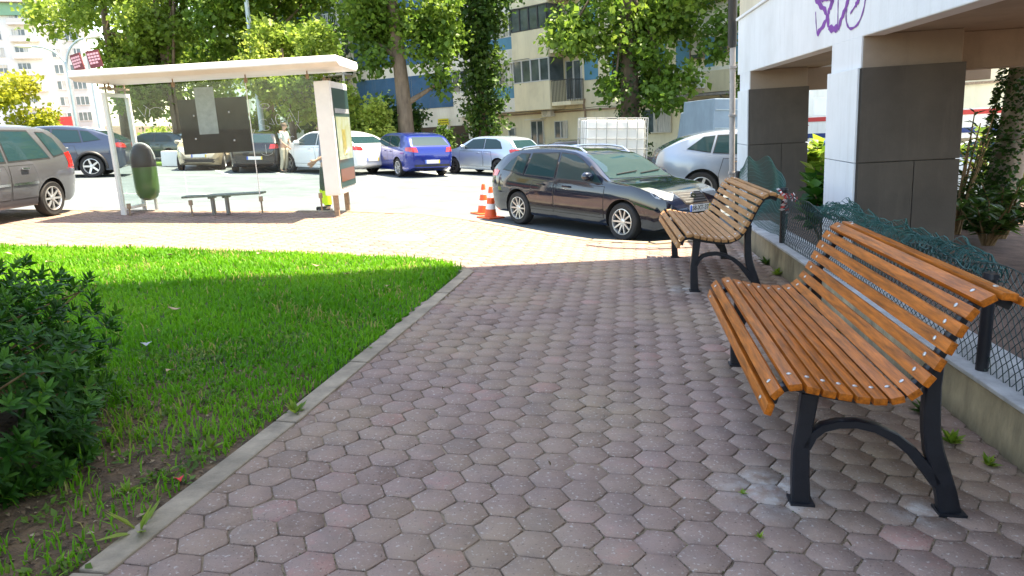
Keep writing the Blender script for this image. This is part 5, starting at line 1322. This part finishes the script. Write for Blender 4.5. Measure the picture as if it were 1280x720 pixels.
M['tower_shade_grey'] = mat('tower_shaded_render', (.62, .60, .56), .85, var=.08, scale=.5)  # greyer copy of the tower white, shade mixed into the colour
def tower():
    r = thing('tower_block', 'bright white tower block with a green band under its top storey', 'building', (-89.5, 146, 0), R(24), lean=True, scale=1.92)
    def part(nm, m, a, b, z0, z1, y0, y1): return MB().box(a, b, y0, y1, z0, z1).build(nm, m, r)
    part('wall', M['tower_white'], -12, .9, -1, 13.2, 0, 9); part('rear_wing', M['tower_shade_grey'], .91, 4.6, -1, 12.4, 1.2, 9)
    part('green_band', M['green_band'], -12, 1.1, 11.1, 12.2, -.35, -.002); part('cornice', M['tower_white'], -12.3, 1.6, 12.25, 12.6, -1.0, -.002); part('attic', M['tower_white'], -12, .6, 13.21, 20, .3, 9)
    for k in range(7):
        z = 1.0 + 1.57 * k
        for x, w_ in ((-2.55, .36), (-6.0, .45), (-8.2, .45)): glazing(r, x - w_, x + w_, z, z + .9, -.06, 2, shutter=.4 * ((k + int(x)) % 2))
        part('balcony_slab', M['tower_white'], -1.5, 1.0, z - .2, z - .08, -.8, -.003); part('balcony_front', M['tower_shade_grey'], -1.5, 1.0, z - .079, z + .35, -.8, -.74); glazing(r, -1.3, -.2, z - .05, z + 1.0, -.05, 3)
        part('balcony_slab', M['tower_white'], -6.9, -4.9, z - .2, z - .08, -.7, -.003); part('balcony_front', M['blue_light'] if k % 3 == 1 else M['tower_shade_grey'], -6.9, -4.9, z - .079, z + .3, -.7, -.65)
        glazing(r, 1.6, 2.4, z, z + .9, 1.14, 2); glazing(r, 3.0, 4.2, z, z + .9, 1.14, 3)
    for x in (-9, -7.4, -5.2, -3.2, -1.6): glazing(r, x - .6, x + .6, 13.5, 14.3, .25, 4)
    part('awning', M['red_paint'], .2, 2.6, .3, 1.4, -1.6, -1.0)
    b = thing('tower_block', 'pale block of flats glimpsed through the tree crowns', 'building', (-19, 74, 0), R(8), lean=True)
    MB().box(-8, 12, 0, 10, -1, 16).build('wall', M['tower_white'], b)
    for x in range(-7, 12, 3):
        for k in range(6): glazing(b, x, x + 1.3, .8 + 2.4 * k, 2.0 + 2.4 * k, -.06, 2)
tower()

# ------------------------------------------------------------------ trees
def tree(label, loc, h, r0, clumps, count, size, material, bark=None, limbs=6, tb=0.0, group='street trees', ivy=0, width=.85, name='street_tree', flare=1.4):
    t = thing(name, label, 'tree', loc, 0, group)
    pts, rs = trunk_mesh(h, r0, (-.056 * h, 0), .12, flare)
    mb = MB(); mb.tube(pts, rs, 14)
    for k in range(limbs):
        c = random.choice(clumps); i = random.randint(len(pts) // 3, len(pts) - 2); limb(mb, pts[i], (c[0], c[1], c[2]), rs[i] * .45, .03, .15)
    mb.build('trunk', bark or M['bark'], t, smooth=60)
    crown('crown', clumps, count, size, material, t, width=width, tint_bias=tb)
    if ivy:
        n = ivy; z = rng.uniform(0, h * .55, n); a = rng.uniform(0, 2 * pi, n); k = np.clip((z / h * 10).astype(int), 0, 9)
        rr = np.array(rs)[k] + .10 + .16 * rng.random(n); cx = np.array([p[0] for p in pts])[k]; cy = np.array([p[1] for p in pts])[k]
        P = np.stack([cx + np.cos(a) * rr, cy + np.sin(a) * rr, z], 1); N = np.stack([np.cos(a), np.sin(a), np.full(n, .5)], 1); D = rand_dirs(n) - np.array([[0, 0, .5]])
        V, F, T = leaves(P, D, N, rng.uniform(.10, .2, n), .9, rng.random(n) * .7); np_mesh('ivy', V, F, LEAF_DARK, t, T)
    return t
def blob(n, x0, x1, y0, y1, z0, z1, r, rz=None):
    return [(random.uniform(x0, x1), random.uniform(y0, y1), random.uniform(z0, z1), r * random.uniform(.6, 1.2), (rz or r * .75) * random.uniform(.6, 1.2)) for _ in range(n)]
# the three trees before the flats
c1 = blob(16, -2.2, 1.9, -1.3, 1.3, 4.8, 8.0, 1.0) + blob(7, -1.8, 1.2, -1, 1, 8, 12, 1.2) + [(-1.2, -.3, 4.3, .7, .6), (1.3, -.4, 4.2, .75, .9), (1.5, -.2, 3.4, .5, .6), (-1.6, .2, 5.2, .8, .6)]
tree('plane tree with a bare brown trunk behind the vivid blue hatchback', (-4.24, 31, -.1), 9, .36, c1, 15000, .20, LEAF_MID, flare=1.2, tb=-.05)
c2 = [(-.056 * z + random.uniform(-.35, .35), random.uniform(-.4, .4), z, .62 + .05 * z + random.uniform(-.1, .2), .75) for z in np.linspace(1.2, 10, 24)] + blob(10, -1.9, .9, -.6, .6, 4.6, 9, .8)
tree('slim columnar tree clothed in dark ivy right down to the ground', (-1.15, 33, -.1), 9, .25, c2, 13000, .17, LEAF_DARK, ivy=900, tb=.12)
c3 = blob(15, -3.0, 3.4, -1.8, 1.8, 4.6, 7.6, 1.0) + blob(8, -3, 3, -1.5, 1.5, 7.6, 11, 1.3) + blob(9, -1.0, 1.2, -1, 1, 2.5, 4.4, .75) + [(-2.9, -.6, 4.9, .65, .4), (-2.4, -.6, 5.6, .8, .5), (3.2, -.8, 5.2, .9, .5), (2.8, -.8, 4.3, .5, .5), (.9, -1.2, 2.6, .8, .5), (-.9, -1, 2.8, .6, .5), (2.0, -1, 3.3, .5, .4)]
tree('broad spreading tree with forked trunks above the white tank', (4.75, 30, 0), 10, .42, c3, 18000, .20, LEAF_MID, M['bark_dark'], limbs=7, ivy=700, tb=-.03)
# the mass of trees on the left
tree('tall light green tree behind the double street lamp', (-19.2, 38, -.1), 8, .3, blob(14, -.6, 2.6, -1.5, 1.5, 2.8, 6.0, 1.15) + blob(14, -2.6, 3.0, -2, 2, 6.2, 10, 1.25), 15000, .22, LEAF_LIGHT, limbs=8, group='trees left of the street', tb=-.12)
tree('large leafy tree with brown trunk behind the shelter roof', (-11.2, 35.5, -.1), 9, .34, blob(24, -3.0, 2.6, -2, 2, 4.2, 10, 1.3), 15500, .22, LEAF_MID, limbs=8, group='trees left of the street', tb=.03)
tree('airy green tree between the lamp post and the large leafy one', (-16.2, 37, -.1), 8, .26, blob(18, -2.4, 2.4, -2, 2, 2.8, 9, 1.2), 12000, .22, LEAF_LIGHT, limbs=7, group='trees left of the street', tb=-.22)
tree('yellow green small tree at the left picture edge', (-22.6, 33, -.1), 3.4, .13, blob(16, -2.2, 2.0, -1.2, 1.2, 1.5, 3.4, .8), 12000, .17, LEAF_YEL, limbs=6, group='trees left of the street')
tree('bright light green tree at the tall lamp post, seen through the shelter', (-9.2, 32.2, -.1), 5, .16, blob(11, -1.5, 1.3, -1, 1, 2.2, 5.2, .85), 7000, .18, LEAF_LIGHT, limbs=6, group='trees left of the street', tb=.05)
tree('far tree filling the gap behind the double street lamp', (-21.5, 50, 0), 8, .3, blob(16, -2.5, 5, -2, 2, 1.8, 9.5, 1.9), 7000, .34, LEAF_MID, limbs=5, group='trees left of the street')
tree('far dark tree closing the view beyond the black hatchback', (-12.5, 47, 0), 8, .3, blob(16, -4.5, 3.5, -2, 2, 1.5, 10, 1.9), 7500, .32, LEAF_DARK, limbs=5, group='trees left of the street', tb=.15)
tree('tree rising over the striped shop, seen left of the near column', (14.6, 35, 0), 6, .25, blob(12, -3, 3, -1.5, 1.5, 3.0, 6.5, 1.4), 6000, .26, LEAF_MID, limbs=5, group='trees behind the arcade')
tree('tree rising over the striped shop, seen right of the near column', (22.5, 32, 0), 7, .25, blob(14, -4, 4, -1.5, 1.5, 2.6, 7, 1.5), 7000, .26, LEAF_MID, limbs=5, group='trees behind the arcade', tb=.1)

def shrub(label, loc, clumps, count, size, material, tb=0.0, group='shrubs by the parked cars', name='shrub'):
    t = thing(name, label, 'shrub', loc, 0, group); mb = MB()
    for k in range(7): c = random.choice(clumps); limb(mb, (random.uniform(-.1, .1), random.uniform(-.1, .1), -.05), c[:3], .04, .012, .2)
    mb.build('stem', M['stem'], t, smooth=60); crown('foliage', clumps, count, size, material, t, tint_bias=tb); return t
shrub('light yellow green shrub behind the white crossover', (-6.1, 30.6, -.1), blob(13, -1.1, 1.0, -.6, .6, .8, 3.0, .62), 7500, .14, LEAF_LIGHT, .12)
shrub('dark green shrub left of the bare plane trunk', (-5.1, 33.0, -.1), blob(10, -.8, 1.0, -.5, .5, .6, 2.6, .6), 5500, .15, LEAF_DARK, .05)
shrub('low light green shrub beyond the median', (-17.6, 42.5, 0), blob(9, -2.2, 2.2, -.6, .6, .7, 2.2, .7), 4500, .17, LEAF_LIGHT, .1)
shrub('pale low shrub at the end of the median by the black hatchback', (-12.3, 35, 0), blob(9, -1.6, 1.8, -.6, .6, .6, 2.3, .6), 4500, .16, LEAF_LIGHT, 0)
shrub('dark shrub beside the garage doors', (-3.4, 34.8, 0), blob(6, -.5, .6, -.4, .4, .4, 1.3, .4), 2200, .13, LEAF_DARK, .1)
shrub('green shrub on the flats parapet next to the drainpipe', (8.85, 29.0, 2.3), blob(6, -.5, .5, -.3, .3, .2, 1.3, .42), 2600, .14, LEAF_MID, .1, name='potted_shrub')

def palm():
    t = thing('palm_plant', 'small spiky palm against the cream wall beside the grey truck', 'palm', (6.75, 27.6, 0))
    MB().tube([(0, 0, -.1), (.02, 0, .5), (0, 0, .95)], [.12, .09, .08], 10).build('trunk', M['bark'], t, smooth=60)
    Ps, Ds = [], []
    for k in range(70):
        a = random.uniform(0, 2 * pi); e = random.uniform(-.2, 1.3); Ps.append((0, 0, .95)); Ds.append((cos(a) * cos(e), sin(a) * cos(e), sin(e)))
    n = len(Ps); V, F, T = leaves(np.array(Ps, float), np.array(Ds), np.tile([0, 0, 1.0], (n, 1)) + .2 * rand_dirs(n), rng.uniform(.45, .75, n), .09, .4 + .5 * rng.random(n)); np_mesh('fronds', V, F, LEAF_LIGHT, t, T)
palm()

# ------------------------------------------------------------------ the shrub in the foreground
def bush():
    t = thing('flowering_shrub', 'dark green glossy shrub with a few orange flowers in the left foreground', 'shrub', (-3.06, 3.24, 0))
    ns = 2300; d = rand_dirs(ns); d[:, 2] = np.abs(d[:, 2]) * 1.0 - .12
    d = unit(d); rad = .62 + .40 * rng.random(ns) ** .6
    lob = 1 + .13 * np.sin(d[:, 0] * 7 + 1) * np.cos(d[:, 1] * 6) + .10 * np.sin(d[:, 2] * 9 + d[:, 0] * 5)
    ctr = d * (rad * lob)[:, None] * np.array([[1.0, 1.28, .98]]); ctr[:, 2] = np.maximum(ctr[:, 2], .03)
    ax = unit(d * .8 + np.array([[0, 0, .75]]) + .45 * rand_dirs(ns))
    k = 11; P = np.repeat(ctr, k, 0); A = np.repeat(ax, k, 0)
    q = np.tile(np.arange(k), ns); ang = q * 2.4 + np.repeat(rng.random(ns) * 6, k)
    ref = unit(np.cross(A, np.tile([.3, .2, .9], (len(A), 1)))); bi = np.cross(A, ref)
    out = ref * np.cos(ang)[:, None] + bi * np.sin(ang)[:, None]
    el = (q / k)[:, None]
    D = unit(out * (1.15 - .55 * el) + A * (.25 + .9 * el) + .18 * rand_dirs(len(A))); P = P + A * (el * .05 - .02)
    N = unit(A + .3 * out + .1 * rand_dirs(len(A)))
    sz = (.048 + .038 * rng.random(len(A))) * (1.15 - .45 * el[:, 0])
    T = np.clip(np.repeat(.15 + .5 * rng.random(ns), k) + .3 * el[:, 0] + .1 * rng.normal(size=len(A)), 0, 1)
    # broader, cupped leaves: two halves of three points each
    D = unit(D); Sd = unit(np.cross(D, N)); N2 = np.cross(Sd, D); L = sz[:, None]; W = L * .34
    pts = [P, P + D * L * .35 + Sd * W * .5 + N2 * W * .12, P + D * L * .72 + Sd * W * .36 + N2 * W * .05 - N2 * L * .03, P + D * L - N2 * L * .10, P + D * L * .72 - Sd * W * .36 + N2 * W * .05 - N2 * L * .03, P + D * L * .35 - Sd * W * .5 + N2 * W * .12, P + D * L * .38 - N2 * W * .06, P + D * L * .74 - N2 * L * .04]
    V = np.stack(pts, 1).reshape(-1, 3); i = np.arange(len(P))[:, None] * 8
    F = [np.concatenate([i + np.array([[0, 1, 6]]), i + np.array([[0, 6, 5]]), i + np.array([[2, 3, 7]]), i + np.array([[7, 3, 4]])]), np.concatenate([i + np.array([[1, 2, 7, 6]]), i + np.array([[6, 7, 4, 5]])])]
    np_mesh('foliage', V, F, LEAF_BUSH, t, np.repeat(T, 8), smooth=True)
    mb = MB()
    for j in range(60):
        c = ctr[rng.integers(ns)]; limb(mb, (random.uniform(-.25, .25), random.uniform(-.25, .25), -.03), c, .016, .004, .2, 5, 6)
    mb.build('stem', M['stem'], t, smooth=60)
    idx = [i for i in range(ns) if ctr[i, 0] > .1 and ctr[i, 2] > .35 and np.linalg.norm(ctr[i]) > .92]
    for j in random.sample(idx, min(16, len(idx))):
        p = Vector(ctr[j]) + Vector(ax[j]) * .06; f = MB()
        for a in range(7):
            e = Vector((cos(a * .9), sin(a * .9), .35)) * .019; s_ = Vector((-sin(a * .9), cos(a * .9), 0)) * .007
            f.add([p, p + e * .6 + s_, p + e, p + e * .6 - s_], [(0, 1, 2, 3)])
        f.lathe([(.006, 0), (.004, .005), (.001, .006)], 8, T=Matrix.Translation(p)); f.build('flower', M['flower_or'], t)
bush()

def weed(label, loc, n, L, w, material, name='weed'):
    t = thing(name, label, 'weed', loc); P = np.zeros((n, 3)); a = rng.uniform(0, 2 * pi, n); e = rng.uniform(.25, 1.25, n)
    D = np.stack([np.cos(a) * np.cos(e), np.sin(a) * np.cos(e), np.sin(e)], 1); V, F, T = leaves(P, D, np.tile([0, 0, 1.0], (n, 1)) + .1 * rand_dirs(n), L * rng.uniform(.6, 1.1, n), w, .3 + .6 * rng.random(n))
    np_mesh('leaf_rosette', V, F, material, t, T); return t
weed('long leaved green weed in the bare soil beside the concrete edging', (-1.50, 2.72, -.01), 9, .19, .13, LEAF_LIGHT)
weed('low weed in the bare soil, left of the long leaved one', (-1.72, 3.05, -.01), 12, .08, .35, LEAF_FIG)
weed('small round leaved weed at the edge of the lawn', (-1.52, 3.5, -.01), 14, .08, .4, LEAF_FIG)
weed('tuft of leaves lapping over the concrete edging', (-1.22, 3.95, 0), 14, .10, .3, LEAF_FIG)
weed('tiny weed in a paver joint at the near bench', (.98, 2.66, 0), 8, .035, .4, LEAF_FIG)
weed('tiny weed between pavers left of the near bench leg', (1.02, 3.02, 0), 8, .03, .4, LEAF_FIG)
for q, (x, y, s) in enumerate(((2.25, 3.55, .09), (2.33, 3.95, .11), (2.28, 3.3, .07), (2.55, 5.6, .08), (2.87, 7.9, .10), (2.95, 8.5, .12))):
    tag(weed(['weed', 'moss'][0] and 'green weed growing along the foot of the low wall', (x, y, 0), 26, s, .4, LEAF_DARK if q % 2 else LEAF_FIG), group='weeds along the low wall')

# fallen leaves, a scrap of paper, a red petal
def scrap(name, label, cat, x, y, z, s, material, group=None, wid=.6):
    mb = MB(); a = random.uniform(0, 6); n = 6; v = []
    for i in range(n + 1):
        t = i / n; w_ = s * wid * sin(pi * min(max(t, .06), .94)) * .5
        for k in (-1, 0, 1): v.append((s * (t - .5) * cos(a) - k * w_ * sin(a), s * (t - .5) * sin(a) + k * w_ * cos(a), .012 * sin(t * 4 + a) + .008 * abs(k) + .008))
    f = []
    for i in range(n):
        for k in (0, 1): f.append((3 * i + k, 3 * i + k + 1, 3 * i + 4 + k, 3 * i + 3 + k))
    mb.add(v, f); o = mb.build(name, material); o.location = (x, y, z); md = o.modifiers.new('thickness', 'SOLIDIFY'); md.thickness = .0012
    return tag(o, label, cat, group)
for x, y in ((-2.19, 4.55), (-6.15, 8.95), (-4.15, 8.9), (-5.0, 9.6), (-1.75, 7.7), (-1.22, 7.1), (-2.2, 8.2), (-5.3, 8.4), (-3.1, 9.0), (-2.9, 6.2)):
    scrap('fallen_leaf', 'dry pale brown leaf lying on the lawn', 'leaf', x, y, .045, random.uniform(.08, .14), M['litter'], 'dry leaves on the lawn')
for x, y in ((-.42, 4.33), (-.15, 6.3), (.18, 3.3), (1.3, 2.6), (.9, 5.2), (-.6, 6.8)):
    scrap('fallen_leaf', 'small dark dry leaf lying on the hexagon pavers', 'leaf', x, y, .003, random.uniform(.02, .035), M['bark'], 'dry leaves on the pavers')
scrap('paper_scrap', 'crumpled pale paper scrap on the lawn beside the shrub', 'litter', -2.62, 5.12, .05, .13, M['paper'])
scrap('red_petal', 'red petal lying in the bare soil near the concrete edging', 'petal', -1.52, 3.13, .004, .045, M['flower_red'], wid=.9)

# ------------------------------------------------------------------ lamps, the board on a post, a manhole, a barrier block
def lamps():
    r = thing('street_lamp', 'double armed grey street lamp over the slate blue crossover', 'street lamp', (-18.75, 33, -.1), lean=True)
    MB().tube([(0, 0, 0), (0, 0, 4.0)], [.075, .05], 12).build('pole', M['lamp_metal'], r, smooth=40)
    for s, x, z in ((-1, -1.45, 5.0), (1, 1.05, 5.2)):
        pts = [(s * .02, 0, 3.9)] + [(x * (1 - cos(t)) * .95, 0, 4.0 + (z - 4.0) * sin(t)) for t in np.linspace(.15, pi / 2 * .97, 9)]
        MB().tube(pts, [.045] * 9 + [.035], 8).build('arm', M['lamp_metal'], r, smooth=60)
        mb = MB(); mb.lathe([(.03, -.34), (.11, -.24), (.15, .0), (.13, .24), (.05, .36)], 14, T=Matrix.Translation((x * .96 + s * .3, 0, z + .02)) @ Matrix.Rotation(R(90 - 6 * s), 4, 'Y') @ Matrix.Diagonal((.5, 1, 1, 1))); mb.build('lamp_head', M['white_metal'], r, smooth=60)
    t = thing('street_lamp', 'tall plain grey lamp post rising behind the shelter glass', 'street lamp', (-10.75, 33, -.1), lean=True)
    MB().tube([(0, 0, 0), (0, 0, 1.2), (0, 0, 9.2), (.3, 0, 9.7), (1.2, 0, 9.9)], [.16, .13, .075, .06, .05], 14).build('pole', M['lamp_metal'], t, smooth=50)
    mb = MB(); mb.lathe([(.03, -.34), (.12, -.2), (.15, .1), (.05, .36)], 14, T=Matrix.Translation((1.5, 0, 9.9)) @ Matrix.Rotation(R(90), 4, 'Y') @ Matrix.Diagonal((.5, 1, 1, 1))); mb.build('lamp_head', M['white_metal'], t, smooth=60)
    b = thing('price_board', 'pair of dark red boards with pale lettering above the shelter roof', 'sign board', (-16.15, 30, -.35), lean=True)
    MB().tube([(0, 0, 0), (0, 0, 4.6)], .04, 10).build('post', M['lamp_metal'], b, smooth=40)
    for s in (-1, 1):
        T = Matrix.Translation((s * .07, 0, 4.05)) @ Matrix.Rotation(R(-10), 4, 'Y') @ Matrix.Rotation(s * R(14), 4, 'Z')
        x0, x1 = (-.48, -.02) if s < 0 else (.02, .48)
        bd = MB().box(x0, x1, -.16, -.10, -.02, .62, T=T).build('board', M['board_red'], b)
        mb = MB()
        for q in range(4):
            z = .45 - .11 * q
            for c in range(4 if q < 3 else 3): mb.box(x0 + .035 + c * .103, x0 + .035 + c * .103 + .085, -.168, -.1605, z, z + .075, T=T)
        mb.build('lettering', M['board_pink'], bd)
    k = thing('barrier_block', 'low white concrete block left of the beige hatchback', 'barrier', (-13.6, 31.0, -.1), R(-5))
    MB().box(-.75, .75, -.2, .2, 0, .62, ch=.04).build('block', M['tower_white'], k, smooth=40)
    mh = MB(); mh.lathe([(.34, -.005), (.34, .006), (.30, .009), (.001, .009)], 32)
    for i in range(5): mh.box(-.22 + i * .10, -.17 + i * .10, -.18, .18, .0095, .012)
    o = mh.build('manhole_cover', M['grey_metal']); o.location = (-1.55, 10.6, .0); tag(o, 'round metal manhole cover in the sunlit pavement by the lawn corner', 'manhole')
    c = MB(); c.tube([(1.0, 9.9, .012), (1.3, 9.65, .012), (1.8, 9.55, .012), (2.4, 9.7, .012)], .006, 6); tag(c.build('cable', M['dark']), 'thin dark cable curving on the pavement by the estate car', 'cable')
lamps()
